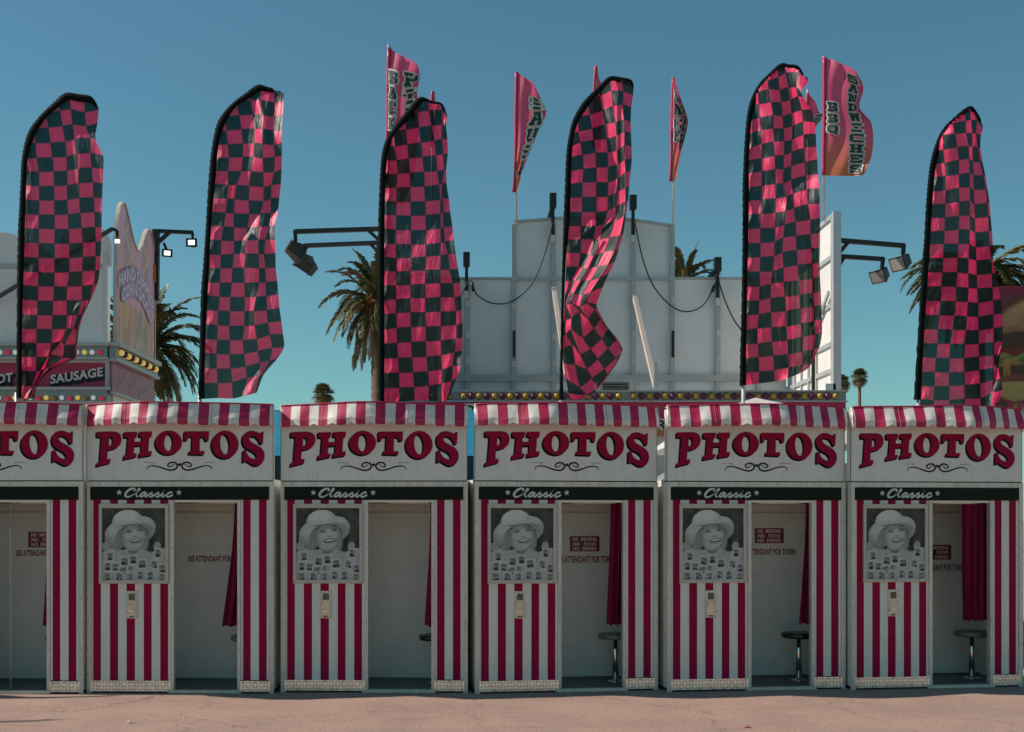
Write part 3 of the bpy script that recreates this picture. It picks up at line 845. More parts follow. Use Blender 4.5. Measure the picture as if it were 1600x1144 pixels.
    for cx, cy, ro in cells:
        c, s = math.cos(ro), math.sin(ro)
        x = (X - cx) * c + (Y - cy) * s; y = -(X - cx) * s + (Y - cy) * c
        w, h = 58, 66
        box = (1 - sm(np.abs(x), w - 4, w + 4)) * (1 - sm(np.abs(y), h - 4, h + 4))
        lay(box, .55 + .05 * n3)
        inn = (1 - sm(np.abs(x), w - 15, w - 9)) * (1 - sm(np.abs(y), h - 18, h - 12))
        lay(inn, .30 + .2 * n2)
        for _ in range(rr.choice((1, 2, 2))):
            hx, hy = cx + rr.uniform(-20, 20), cy + rr.uniform(-16, 6)
            lay(B(hx, hy - 6, 22, 25, 0, .35) * inn, .09)
            lay(B(hx + 1, hy + 2, 14, 17, 0, .5) * inn, .33)
            lay(B(hx, hy + 38, 28, 20, 0, .3) * inn, rr.choice((.04, .08, .16)))
            lay(B(hx + rr.uniform(-14, 14), hy + rr.uniform(10, 30), 9, 6, rr.random(), .6) * inn, rr.choice((.08, .5)))
    return np.clip(col * .92, .01, .8)
PX0, PX1, PZ0, PZ1 = lx(463.6), lx(562.6), lz(906), lz(794)
def make_poster():
    return painted_mesh("poster", 150, 172, paint_girl, lambda a, b: (PX0 + a * (PX1 - PX0), -.0105, PZ1 + b * (PZ0 - PZ1)), 'poster')
def make_pframe():
    b = MB()
    ox0, ox1, oz0, oz1 = lx(458.8), lx(567.6), lz(911.6), lz(787.3)
    y0, y1 = -.022, -.0005
    b.box(ox0, PX0, y0, y1, oz0, oz1, 'frame'); b.box(PX1, ox1, y0, y1, oz0, oz1, 'frame')
    b.box(PX0 + .0005, PX1 - .0005, y0 + .0005, y1, PZ1, oz1 - .0005, 'frame'); b.box(PX0 + .0005, PX1 - .0005, y0 + .0005, y1, oz0 + .0005, PZ0, 'frame')
    b.box(PX0 + .001, PX1 - .001, -.008, y1, PZ0 + .001, PZ1 - .001, 'dark')
    # inner dark lip
    b.box(PX0, PX1, -.0215, -.011, PZ1 - .004, PZ1 - .0005, 'notice')
    for x in (ox0 + .014, (ox0 + ox1) / 2, ox1 - .014):
        for z in (oz0 + .014, oz1 - .014): b.sphere((x, y0, z), .004, 'rivet', 8, 4, (1, .5, 1))
    return b.mesh("poster_frame")
def make_coin():
    b = MB(); x0, x1, z0, z1 = lx(501), lx(518.2), lz(966), lz(923.5)
    b.box(x0, x1, -.008, -.0005, z0, z1, 'brass')
    w = x1 - x0
    b.box(x0 + .012, x1 - .012, -.0125, -.0082, z0 + .035, z1 - .10, 'brass')
    b.box(x0 + .022, x1 - .022, -.022, -.0126, z0 + .06, z0 + .075, 'chrome')
    b.box(x0 + .03, x1 - .03, -.012, -.0082, z0 + .008, z0 + .022, 'slot')
    b.tube([(x0 + .018, -.0085, z0 + .13), (x0 + .018, -.02, z0 + .13)], .008, 'chrome', 10)
    for x in (x0 + .007, x1 - .007):
        for i in range(6): b.sphere((x, -.008, z0 + .012 + i * (z1 - z0 - .024) / 5), .0042, 'rivet', 8, 4, (1, .6, 1))
    return b.mesh("coin_plate")
def make_coinwin():
    b = MB(); x0, x1, z0, z1 = lx(501), lx(518.2), lz(966), lz(923.5)
    b.box(x0 + .024, x1 - .020, -.0115, -.0083, z1 - .085, z1 - .022, 'slot')
    return b.mesh("coin_window")
ST = (.565, .37)
def make_seat(k):
    b = MB(); b.lathe([(.02, .455), (.15, .455), (.166, .462), (.172, .475), (.172, .494), (.166, .506), (.15, .511), (.02, .508)], k, (ST[0], ST[1], 0), 32)
    return b.mesh("seat")
def make_post():
    b = MB()
    b.lathe([(.029, .04), (.029, .36), (.027, .365)], 'chrome', (ST[0], ST[1], 0), 20)
    b.lathe([(.019, .3655), (.019, .455)], 'blackmetal', (ST[0], ST[1], 0), 16)
    return b.mesh("post")
def make_foot():
    b = MB(); b.lathe([(.085, .037), (.085, .043), (.07, .05), (.035, .056), (.032, .06)], 'chrome', (ST[0], ST[1], 0), 28)
    return b.mesh("foot")
def make_rod():
    b = MB(); b.tube([(lx(576.5), .10, lz(785.5)), (HW - .056, .10, lz(785.5))], .009, 'chrome', 8)
    return b.mesh("curtain_rod")
def make_curtain(xt0, xt1, xb0, xb1, zb, seed, folds):
    b = MB(); rnd = random.Random(seed); ph = rnd.random() * 6
    zt = lz(784.0)
    def f(u, v):
        x = (xt0 + (xt1 - xt0) * u) * (1 - v ** 1.3) + (xb0 + (xb1 - xb0) * u) * v ** 1.3
        a = .016 + .014 * v
        y = .115 + a * math.sin(u * folds * 6.283 + ph + .5 * math.sin(v * 3)) + .006 * math.sin(u * folds * 15 + v * 4)
        z = zt + (zb - zt) * v + .006 * math.sin(u * folds * 6.283 + ph) * v
        return (x + .004 * math.sin(u * folds * 12.5 + v * 5), y, z)
    b.grid(f, 70, 24, 'curtain')
    return b.mesh("curtain")
def make_notice(cx, cz):
    b = MB(); w, h = .302, .152
    b.box(cx - w / 2, cx + w / 2, BACK - .006, BACK - .001, cz - h / 2, cz + h / 2, 'notice')
    t = MB()
    for i, s in enumerate(("NO  SMOKING", "NO   FOOD", "NO  DRINKS")):
        ww = (.245, .235, .24)[i]
        zc = cz + h / 2 - .03 - i * .047
        put(t, fit(text_mesh(s, 1, .022), cx - ww / 2, cx + ww / 2, zc - .018, zc + .018), 'noticetxt', BACK - .0072)
    return b.mesh("notice"), t.mesh("lettering")
def make_walltext(cx, cz, w, h):
    t = MB(); put(t, fit(text_mesh("SEE ATTENDANT FOR TOKEN", 1, .03), cx - w / 2, cx + w / 2, cz - h / 2, cz + h / 2), 'redtxt', BACK - .002)
    return t.mesh("wall_lettering")

B = dict(body=make_body(), frame=make_frame(),
         lp=striped(lx(447) + .001, lx(570.5) - .001, left_edges, ZP0, ZP1),
         rp=striped(lx(680) + .001, lx(725) - .001, right_edges, lz(1061.5), ZP1),
         lk=tread(lx(445.5), lx(571)), rk=tread(lx(679.5), lx(726.5)),
         sign=make_sign(), photos=make_photos(), orn=make_ornament(), band=make_band(), classic=make_classic(),
         poster=make_poster(), pframe=make_pframe(), coin=make_coin(), coinwin=make_coinwin(),
         seat=make_seat('seat'), seat2=make_seat('seat2'), post=make_post(), foot=make_foot(), rod=make_rod())

def place(pl, pr, dep):
    """rotation and centre so that the sign spans photo pixels pl..pr at mean depth dep"""
    W = 1.756; best = None
    for i in range(-20, 200):
        th = R(i * .1)
        DL = dep - W / 2 * math.sin(th); DR = dep + W / 2 * math.sin(th)
        XL = (pl - PX) / F * DL; XR = (pr - PX) / F * DR
        e = abs((XR - XL) - W * math.cos(th))
        if best is None or e < best[0]: best = (e, th, (XL + XR) / 2)
    return best[2], best[1]

def booth(label, pl, pr, dep, seed, curtain, seatk, notice=None, walltext=None, pole=None, flat=None):
    x, th = place(pl, pr, dep)
    if flat is not None: th = flat
    t = thing("photo_booth", label, "photo booth", (x, dep, 0), th, "striped photo booths in a row")
    L = lambda n, me, p=t: link(n, me, p)
    L("body", B['body']); L("frame", B['frame'])
    L("striped_panel", B['lp']); L("striped_panel", B['rp'])
    L("kick_plate", B['lk']); L("kick_plate", B['rk'])
    s = L("sign_panel", B['sign']); L("lettering", B['photos'], s); L("ornament", B['orn'], s)
    h = L("header_band", B['band']); L("lettering", B['classic'], h)
    L("awning", make_awning(seed, (.42, .38, .46, .40, .55, .60)[seed - 1]))
    f = L("poster_frame", B['pframe']); L("poster", B['poster'], f)
    c = L("coin_plate", B['coin']); L("coin_window", B['coinwin'], c)
    L("curtain_rod", B['rod'])
    cu = L("curtain", make_curtain(*curtain))
    p = L("stool_post", B['post']); L("seat", B[seatk], p); L("foot", B['foot'], p)
    if notice:
        nb, nt = make_notice(*notice); o = L("notice", nb); L("lettering", nt, o)
    if walltext: L("wall_lettering", make_walltext(*walltext))
    if pole:
        b = MB(); b.tube([(pole, .06, .037), (pole, .06, lz(781.6))], .007, 'rail', 8)
        L("doorway_pole", b.mesh("doorway_pole"))
    return t
ZC = lz(979.5)
xr = lx(675)      # right jamb
BD = 11.5 + BACK
def wz(py, dep=11.5): return H + (PY - py) / F * (dep + BACK)
booths = [
    booth("booth at the row's left end with a slim upright rod in its doorway", -162.5, 130.5, 11.43, 1,
          (xr - .035, .80, xr - .085, .78, ZC, 1, 3), 'seat2', (.25, wz(843)), (.255, wz(864), .56, .060), pole=lx(614.5)),
    booth("booth with wall text but no red notice, curtain flaring at the hem", 136, 428, 11.46, 2,
          (xr - .05, .78, xr - .165, .74, ZC, 2, 4), 'seat2', None, (.185, wz(873), .58, .060)),
    booth("striped photo booth with a bare inner wall, no notice and no wall text", 439, 731, 11.5, 3,
          (xr - .018, .80, xr - .07, .78, ZC, 3, 3), 'seat'),
    booth("booth with a full red notice, gathered curtain and grey stool half hidden", 742, 1027.5, 11.54, 4,
          (xr - .085, .74, xr - .12, .72, ZC, 4, 5), 'seat2', (.335, wz(850)), (.35, wz(874.5), .60, .070)),
    booth("booth with a black round stool on a chrome post, third notice from left", 1042, 1320.5, 11.65, 5,
          (xr - .01, .82, xr - .08, .78, ZC, 5, 4), 'seat', (.385, wz(837.5)), (.375, wz(863), .58, .062)),
    booth("photo booth at the right end, wide curtain drawn over half its doorway", 1329.5, 1597.5, 11.8, 6,
          (xr - .235, .76, xr - .225, .74, ZC + .02, 6, 6), 'seat2', (.375, wz(864.5)), (.40, wz(889), .56, .064)),
]

# ------------------------------------------------------------------ feather flags
def cr(a, b, c, d, t): return 0.5 * ((2 * b) + (c - a) * t + (2 * a - 5 * b + 4 * c - d) * t * t + (-a + 3 * b - 3 * c + d) * t ** 3)
def crgrid(K, nu, nv):
    """Catmull-Rom interpolation of a key grid K[rows][cols] (np arrays) -> dense"""
    K = np.asarray(K, float)
    def interp(A, n, axis):
        A = np.moveaxis(A, axis, 0); N = len(A); out = []
        for i in range(N - 1):
            p0, p1, p2, p3 = A[max(i - 1, 0)], A[i], A[i + 1], A[min(i + 2, N - 1)]
            for j in range(n): out.append(cr(p0, p1, p2, p3, j / n))
        out.append(A[-1]); return np.moveaxis(np.array(out), 0, axis)
    return interp(interp(K, nu, 1), nv, 0)
def inside(poly, x, y):
    r = False; n = len(poly); j = n - 1
    for i in range(n):
        xi, yi = poly[i]; xj, yj = poly[j]
        if (yi > y) != (yj > y) and x < (xj - xi) * (y - yi) / (yj - yi) + xi: r = not r
        j = i
    return r

def feather_flag(label, ox, oy, Y, rows, outer, inner, signs, ztop_pole, tilt=0.0, cell=99.0):
    zs = 180 / 792
    px = lambda x: ox + x * zs
    py = lambda y: oy + y * zs
    K = []; Kd = []
    for r in rows:
        v, xs, ys = r[0], r[1], r[2]
        ue = r[3] if len(r) > 3 and r[3] else 5.6
        us = [0, 1, 2, 3, 4, 5, ue]
        vv = v if isinstance(v, (list, tuple)) else [v] * 7
        sg = signs(vv[0]) if callable(signs) else signs
        d = [0.0]; tl = tilt(vv[0]) if callable(tilt) else tilt
        for i in range(6):
            w = cell * (us[i + 1] - us[i])
            dd = math.sqrt(max(0, w * w - (xs[i + 1] - xs[i]) ** 2 - (ys[i + 1] - ys[i]) ** 2))
            d.append(d[-1] + sg[i] * min(dd, 88) - tl * (xs[i + 1] - xs[i]))
        K.append([(us[i], vv[i], xs[i], ys[i], d[i]) for i in range(7)])
    K = np.array(K)
    # calm the depth along the flag so folds run in long waves
    D = K[:, :, 4].copy()
    for _ in range(1):
        D[1:-1] = .25 * D[:-2] + .5 * D[1:-1] + .25 * D[2:]
    K[:, :, 4] = D
    NU, NV = 7, 7
    G = crgrid(K, NU, NV)
    nr, nc = G.shape[:2]
    rnd = np.random.default_rng(int(ox))
    ph = rnd.random(6) * 6.28
    poly = list(inner) + [(p[0], p[1]) for p in reversed([])]
    # clip polygon: everything right of / below the sleeve's middle line
    mid = [((a[0] + b[0]) / 2, (a[1] + b[1]) / 2) for a, b in zip(outer, inner)]
    clip = mid + [(900, mid[-1][1]), (900, 2600), (-50, 2600), (mid[0][0], 2600)]
    vs = []; uvs = []
    for j in range(nr):
        for i in range(nc):
            u, v, x, y, d = G[j, i]
            w = 1.5 * (5 * math.sin(v * 2.1 + u * 2.6 + ph[0]) + 3.5 * math.sin(v * 3.7 - u * 3.3 + ph[1])) * math.exp(-u * .45) \
                + 2.2 * math.sin(v * 1.3 + u * 4.1 + ph[2]) + 1.6 * math.sin(u * 7.3 + v * .9 + ph[3])
            dep = (d + w) * zs / F * Y
            vs.append(tuple(P(px(x), py(y), Y + dep))); uvs.append((u, v))
    fs = []
    for j in range(nr - 1):
        for i in range(nc - 1):
            cx = (G[j, i, 2] + G[j + 1, i + 1, 2]) / 2; cy = (G[j, i, 3] + G[j + 1, i + 1, 3]) / 2
            if inside(clip, cx, cy):
                a = j * nc + i; fs.append((a, a + nc, a + nc + 1, a + 1))
    base = P(px((outer[0][0] + inner[0][0]) / 2), 900, Y)
    t = thing("feather_flag", label, "flag", (base.x, Y, 0), 0, "pink and black checkered feather flags")
    inv = Vector((base.x, Y, 0))
    me = bpy.data.meshes.new("cloth")
    me.from_pydata([tuple(Vector(v) - inv) for v in vs], [], fs)
    uvl = me.uv_layers.new(name="cells")
    for lp in me.loops: uvl.data[lp.index].uv = uvs[lp.vertex_index]
    me.materials.append(M['checker'])
    me.polygons.foreach_set("use_smooth", [True] * len(me.polygons))
    bm = bmesh.new(); bm.from_mesh(me)
    bmesh.ops.delete(bm, geom=[v for v in bm.verts if not v.link_faces], context='VERTS')
    bm.to_mesh(me); bm.free()
    link("cloth", me, t)
    # sleeve: flattened, gathered tube
    s = MB(); N = 120
    O = spline(outer, 14); I = spline(inner, 14)
    n = min(len(O), len(I)); secs = 10
    vs = []; fs = []
    for k in range(n):
        cx = (O[k][0] + I[k][0]) / 2; cy = (O[k][1] + I[k][1]) / 2
        hx = (O[k][0] - I[k][0]) / 2; hy = (O[k][1] - I[k][1]) / 2
        jag = 1 + .10 * math.sin(k * 1.9 + ph[0]) + .07 * math.sin(k * 3.3)
        taper = 1 if k < n - 6 else max(.35, (n - k) / 6)
        for a in range(secs):
            an = 2 * math.pi * a / secs
            f = math.cos(an) * taper * (jag if math.cos(an) > 0 else 1.02)
            p = P(px(cx + hx * f * 1.12), py(cy + hy * f * 1.12), Y + math.sin(an) * .035 * taper - .05)
            vs.append((p.x - inv.x, p.y - inv.y, p.z))
    for k in range(n - 1):
        for a in range(secs):
            b2 = (a + 1) % secs
            fs.append((k * secs + a, k * secs + b2, (k + 1) * secs + b2, (k + 1) * secs + a))
    fs.append(tuple(range(secs))); fs.append(tuple((n - 1) * secs + a for a in range(secs)))
    s.add(vs, fs, 'sleeve', True)
    build(s, "sleeve", t)
    b = MB()
    q = P(px((outer[0][0] + inner[0][0]) / 2 - 3), py((outer[0][1])), Y) - inv
    b.tube([(q.x - .02, -.045, .0), (q.x, -.045, q.z + .05)], .019, 'pole', 10)
    b.lathe([(.16, 0), (.16, .02), (.05, .035), (.03, .12)], 'blackmetal', (q.x - .02, -.045, 0), 20)
    build(b, "pole", t)
    return t

def row(v, xs, ys, ue=None, dy=0):
    if not isinstance(ys, (list, tuple)): ys = [ys] * 7
    return (v, xs, [y + dy for y in ys], ue)

# flag one
r1 = [row(1, [60, 165, 255, 350, 430, 535, 632], [115, 112, 108, 98, 85, 95, 85], 5.95),
      row(2, [95, 178, 272, 368, 443, 540, 634], [215, 212, 205, 188, 180, 200, 180], 5.95),
      row(3, [115, 190, 288, 386, 456, 548, 626], [318, 315, 305, 295, 284, 295, 275], 5.9),
      row(4, [135, 200, 303, 406, 467, 573, 612], [415, 412, 410, 402, 383, 375, 388], 5.45),
      row(5, [140, 208, 316, 413, 482, 579, 664], [520, 515, 510, 505, 488, 480, 500], 5.9),
      row(6, [135, 222, 325, 417, 494, 586, 666], [605, 610, 608, 602, 588, 580, 590], 5.85),
      row(8, [131, 225, 330, 419, 501, 600, 659], [802, 806, 806, 802, 790, 785, 790], 5.65),
      row(11, [122, 222, 332, 432, 524, 613, 652], [1097, 1100, 1103, 1103, 1097, 1090, 1090], 5.45),
      row(13, [116, 220, 330, 432, 522, 610, 642], [1294, 1300, 1303, 1300, 1293, 1288, 1285], 5.4),
      row(14, [112, 218, 328, 418, 520, 598, 625], [1388, 1396, 1398, 1398, 1394, 1386, 1380], 5.35),
      row(15, [110, 215, 322, 414, 518, 570, 585], [1486, 1494, 1496, 1494, 1494, 1490, 1480], 5.3),
      row(16, [106, 212, 318, 416, 490, 520, 532], [1590, 1595, 1597, 1595, 1594, 1590, 1586], 5.3),
      row(17, [104, 208, 312, 410, 458, 490, 500], [1688, 1691, 1692, 1690, 1688, 1690, 1690], 5.3),
      row(18, [102, 206, 308, 375, 400, 475, 487], [1784, 1786, 1786, 1775, 1800, 1795, 1790], 5.3),
      row(19, [100, 204, 285, 300, 385, 465, 472], [1880, 1882, 1880, 1865, 1885, 1892, 1886], 5.2),
      row(20, [100, 203, 235, 262, 290, 325, 335], [1980, 1982, 1975, 1965, 1960, 1958, 1955], 5.2),
      row(21, [98, 175, 190, 200, 205, 210, 216], [2081, 2082, 2080, 2078, 2075, 2072, 2070], 5.2),
      row(22, [96, 140, 160, 170, 178, 186, 192], [2170] * 7, 5.2)]
o1 = [(68, 2166), (72, 1656), (76, 1256), (82, 1000), (90, 850), (98, 680), (106, 530), (130, 400), (166, 310), (240, 215), (330, 130), (405, 70), (500, 78), (585, 95), (635, 168)]
i1 = [(103, 2166), (106, 1656), (118, 1256), (123, 1000), (129, 850), (134, 680), (144, 530), (175, 405), (214, 320), (282, 225), (370, 155), (428, 114), (500, 126), (575, 134), (628, 180)]
feather_flag("checkered flag blown to a narrow tail, in front of the corn dog stand", 10, 130, 12.45, r1, o1, i1, lambda v: [min(1, max(.05, (v - 2) / 5)) * q for q in (-1, .4, .5, -.8, .4, -1)], 900, .05)

# flag two
D2 = 1100
r2 = [row(1, [120, 225, 335, 435, 515, 610, 678], [70, 70, 70, 66, 62, 72, 78], 5.75),
      row(2, [150, 255, 352, 446, 517, 612, 676], [175, 172, 168, 162, 160, 178, 165], 5.75),
      row(3, [180, 270, 368, 466, 524, 608, 668], [275, 272, 266, 260, 262, 272, 262], 5.7),
      row(4, [205, 280, 384, 475, 525, 604, 662], [375, 370, 362, 357, 358, 370, 368], 5.7),
      row(5, [212, 290, 393, 472, 530, 606, 662], [468, 465, 460, 456, 460, 470, 455], 5.65),
      row(6, [208, 297, 393, 465, 532, 614, 662], [560, 556, 552, 552, 560, 550, 540], 5.6),
      row(7, [200, 293, 382, 448, 535, 606, 660], [648, 648, 650, 650, 658, 655, 635], 5.6),
      row(8, [195, 291, 352, 438, 537, 590, 655], [740, 742, 745, 750, 758, 745, 735], 5.7),
      row(9, [185, 286, 338, 435, 535, 586, 645], [835, 838, 842, 850, 855, 838, 830], 5.65),
      row(10, [178, 275, 332, 438, 515, 586, 635], [930, 935, 940, 945, 942, 935, 925], 5.6),
      row(11, [172, 262, 332, 425, 505, 575, 614], [1025, 1028, 1035, 1040, 1030, 1028, 1022], 5.5),
      row(12, [165, 245, 333, 415, 498, 550, 614], [18, 25, 30, 25, 20, 18, 20], 5.8, D2),
      row(13, [162, 242, 332, 410, 503, 540, 618], [118, 125, 118, 115, 118, 118, 115], 5.85, D2),
      row(14, [156, 240, 322, 406, 505, 547, 620], [215, 218, 215, 212, 218, 215, 210], 5.8, D2),
      row(15, [150, 235, 317, 406, 505, 552, 630], [312, 315, 315, 315, 315, 312, 305], 5.85, D2),
      row(16, [148, 233, 308, 406, 485, 555, 638], [405, 412, 415, 415, 412, 408, 395], 5.9, D2),
      row(17, [142, 225, 305, 405, 470, 558, 645], [502, 508, 512, 512, 510, 505, 488], 5.9, D2),
      row(18, [138, 220, 302, 403, 475, 567, 658], [602, 608, 612, 612, 610, 590, 580], 5.95, D2),
      row(19, [135, 218, 303, 393, 490, 580, 670], [703, 708, 710, 710, 702, 675, 668], 5.95, D2),
      row(20, [132, 212, 303, 402, 497, 595, 676], [800, 805, 808, 805, 785, 765, 760], 5.85, D2),
      row(21, [130, 215, 310, 412, 510, 575, 625], [903, 906, 905, 892, 865, 850, 845], 5.6, D2),
      row(22, [128, 220, 320, 420, 505, 530, 540], [1005, 1005, 1000, 970, 955, 955, 945], 5.4, D2),
      row([23, 23, 22.9, 22.8, 22.7, 22.6, 22.6], [127, 225, 325, 400, 480, 490, 495], [1115, 1110, 1112, 1095, 1075, 1065, 1055], 5.4, D2)]
o2 = [(88, 2215), (96, 1900), (107, 1500), (122, 1300), (133, 1140), (145, 950), (160, 700), (180, 500), (215, 330), (268, 240), (330, 175), (410, 115), (495, 57), (560, 70), (615, 86)]
i2 = [(128, 2215), (131, 1900), (149, 1500), (160, 1300), (166, 1140), (180, 950), (203, 700), (220, 500), (250, 370), (300, 265), (355, 195), (430, 150), (510, 100), (560, 108), (612, 120)]
feather_flag("checkered flag with a pale torn tip, standing clear against the sky", 290, 120, 12.50, r2, o2, i2, lambda v: [min(1, max(.1, (v - .5) / 3)) * q for q in (-.5, .25, -1, -1, .3, -1)], 900, .06)

# flag three
r3 = [row(1, [60, 165, 260, 352, 428, 530, 560], [130, 125, 120, 108, 98, 112, 150], 5.4),
      row(2, [95, 185, 272, 362, 440, 528, 566], [225, 220, 210, 198, 188, 190, 235], 5.5),
      row(3, [125, 195, 283, 373, 458, 532, 558], [330, 330, 318, 305, 292, 285, 290], 5.4),
      row(4, [140, 205, 293, 387, 478, 530, 568], [438, 433, 422, 408, 395, 383, 385], 5.5),
      row(5, [145, 220, 302, 396, 488, 540, 570], [530, 530, 518, 508, 496, 486, 488], 5.4),
      row(6, [140, 225, 310, 407, 500, 545, 560], [625, 625, 617, 610, 605, 595, 590], 5.3),
      row(7, [140, 218, 314, 410, 510, 530, 562], [720, 718, 715, 710, 698, 690, 690], 5.4),
      row(8, [138, 217, 315, 415, 518, 532, 578], [808, 815, 815, 812, 800, 790, 795], 5.5),
      row(9, [137, 215, 318, 418, 520, 540, 588], [905, 908, 912, 908, 897, 890, 890], 5.6),
      row(10, [136, 215, 318, 420, 522, 542, 602], [1000, 1008, 1012, 1010, 997, 990, 985], 5.6),
      row(11, [133, 215, 320, 418, 522, 550, 612], [1105, 1105, 1110, 1108, 1098, 1090, 1080], 5.6),
      row(12, [132, 217, 317, 420, 522, 572, 625], [1195, 1202, 1200, 1192, 1185, 1175, 1175], 5.6),
      row(13, [130, 215, 315, 416, 520, 582, 642], [1290, 1295, 1292, 1285, 1282, 1282, 1278], 5.6),
      row(14, [130, 215, 313, 416, 520, 605, 655], [1390, 1392, 1385, 1380, 1375, 1375, 1372], 5.6),
      row(16, [130, 217, 315, 418, 522, 627, 667], [1590, 1582, 1575, 1575, 1570, 1568, 1552], 5.6),
      row(18, [132, 223, 320, 420, 523, 628, 672], [1795, 1785, 1780, 1775, 1770, 1755, 1745], 5.6),
      row(19, [132, 228, 325, 425, 525, 615, 668], [1893, 1890, 1885, 1880, 1870, 1850, 1840], 5.7),
      row(20, [133, 235, 332, 433, 530, 605, 658], [1995, 1990, 1988, 1980, 1968, 1945, 1940], 5.7),
      row(21, [133, 237, 340, 440, 530, 597, 630], [2095, 2092, 2090, 2080, 2065, 2045, 2030], 5.5),
      row(22, [133, 237, 340, 440, 528, 560, 590], [2190, 2190, 2185, 2185, 2190, 2185, 2140], 5.4)]
o3 = [(94, 2190), (92, 1700), (91, 1300), (92, 1050), (99, 800), (108, 600), (120, 480), (148, 385), (195, 310), (290, 190), (378, 98), (460, 122), (530, 140), (562, 205)]
i3 = [(132, 2190), (132, 1700), (132, 1300), (133, 1050), (136, 800), (144, 600), (158, 485), (180, 410), (225, 335), (310, 235), (394, 132), (458, 140), (522, 152), (555, 210)]
feather_flag("broad checkered flag overlapping the tallest pink banner and the palm", 570, 130, 12.58, r3, o3, i3, lambda v: [-.8, .3, .3, .3, .3, -1] if v < 18 else [-.5, .2, .2, -.3, -1, -1], 900, lambda v: .04 if v < 11 else .20)

# flag four (twisted)
D4 = 1188
r4 = [row(1, [130, 210, 285, 370, 455, 530, 618], [175, 165, 150, 125, 98, 105, 125], 5.9),
      row(2, [170, 225, 300, 385, 462, 545, 612], [260, 255, 238, 218, 185, 190, 215], 5.9),
      row(3, [195, 235, 315, 402, 475, 542, 600], [375, 362, 350, 320, 290, 280, 300], 5.8),
      row(4, [205, 238, 330, 420, 490, 550, 596], [475, 465, 445, 415, 400, 385, 400], 5.8),
      row(5, [195, 250, 345, 430, 497, 555, 598], [565, 540, 522, 515, 495, 465, 475], 5.8),
      row(6, [190, 265, 355, 437, 500, 555, 602], [640, 625, 612, 608, 595, 560, 570], 5.8),
      row(7, [185, 270, 360, 440, 505, 555, 604], [735, 722, 712, 708, 690, 660, 650], 5.8),
      row(8, [178, 265, 360, 440, 508, 560, 596], [825, 815, 812, 812, 785, 745, 738], 5.7),
      row(9, [175, 262, 360, 440, 505, 560, 586], [920, 915, 915, 910, 880, 850, 840], 5.6),
      row(10, [172, 260, 358, 438, 495, 560, 580], [1018, 1018, 1018, 1010, 980, 945, 940], 5.6),
      row(11, [168, 255, 355, 410, 490, 552, 565], [1115, 1115, 1115, 1100, 1080, 1040, 1040], 5.5),
      row(12, [160, 253, 342, 380, 450, 525, 545], [20, 18, 15, 20, 5, -10, -20], 5.6, D4),
      row(13, [155, 250, 312, 347, 412, 488, 515], [110, 112, 125, 130, 105, 95, 85], 5.7, D4),
      row(14, [152, 235, 265, 308, 368, 440, 488], [208, 205, 215, 215, 205, 190, 170], 5.9, D4),
      row(15, [150, 190, 215, 258, 322, 385, 445], [305, 300, 300, 300, 300, 280, 255], 6.0, D4),
      row(16, [144, 165, 180, 205, 268, 318, 405], [400, 390, 385, 390, 400, 380, 345], 6.0, D4),
      row(17, [138, 148, 155, 195, 250, 300, 362], [490, 480, 470, 460, 480, 455, 465], 5.7, D4),
      row(18, [128, 150, 188, 245, 300, 350, 368], [590, 575, 555, 520, 560, 500, 492], 5.4, D4),
      row(19, [122, 150, 190, 268, 342, 392, 440], [690, 670, 640, 690, 630, 570, 632], 5.6, D4),
      row(20, [122, 193, 248, 320, 397, 446, 492], [780, 745, 805, 770, 700, 640, 700], 5.6, D4),
      row(21, [135, 213, 293, 370, 440, 505, 538], [870, 880, 905, 840, 768, 710, 770], 5.6, D4),
      row(22, [152, 246, 328, 415, 495, 532, 537], [975, 1030, 972, 908, 835, 795, 790], 5.3, D4),
      row(23, [168, 292, 370, 438, 500, 515, 522], [1075, 1085, 1032, 950, 858, 840, 832], 5.2, D4),
      row([24, 23.3, 23.3, 23.2, 23.1, 23.1, 23.1], [195, 300, 376, 442, 505, 517, 524], [1132, 1096, 1038, 955, 862, 843, 835], 5.2, D4)]
def s4(v):
    if v <= 11: return [.9, .9, .9, -1, -1, 1]
    if v <= 17: return [-.4, -.4, -.5, -1, -1, 1]
    f = {18: 4, 19: 3, 20: 2, 21: 1, 22: 1}.get(int(v), 0)
    return [-.7 if i < f else 1 for i in range(6)]
o4 = [(105, 2310), (112, 1990), (120, 1600), (127, 1330), (135, 1100), (145, 850), (155, 620), (175, 480), (200, 385), (245, 300), (290, 240), (380, 150), (450, 88), (530, 93), (600, 112), (620, 165)]
i4 = [(133, 2310), (128, 1990), (138, 1600), (150, 1330), (172, 1100), (182, 850), (190, 620), (206, 490), (235, 395), (282, 320), (325, 260), (398, 182), (463, 116), (530, 132), (592, 150), (612, 175)]
feather_flag("twisted checkered flag with a bright sunlit fold and bulging lower corner", 850, 100, 12.70, r4, o4, i4, s4, 900, .25)

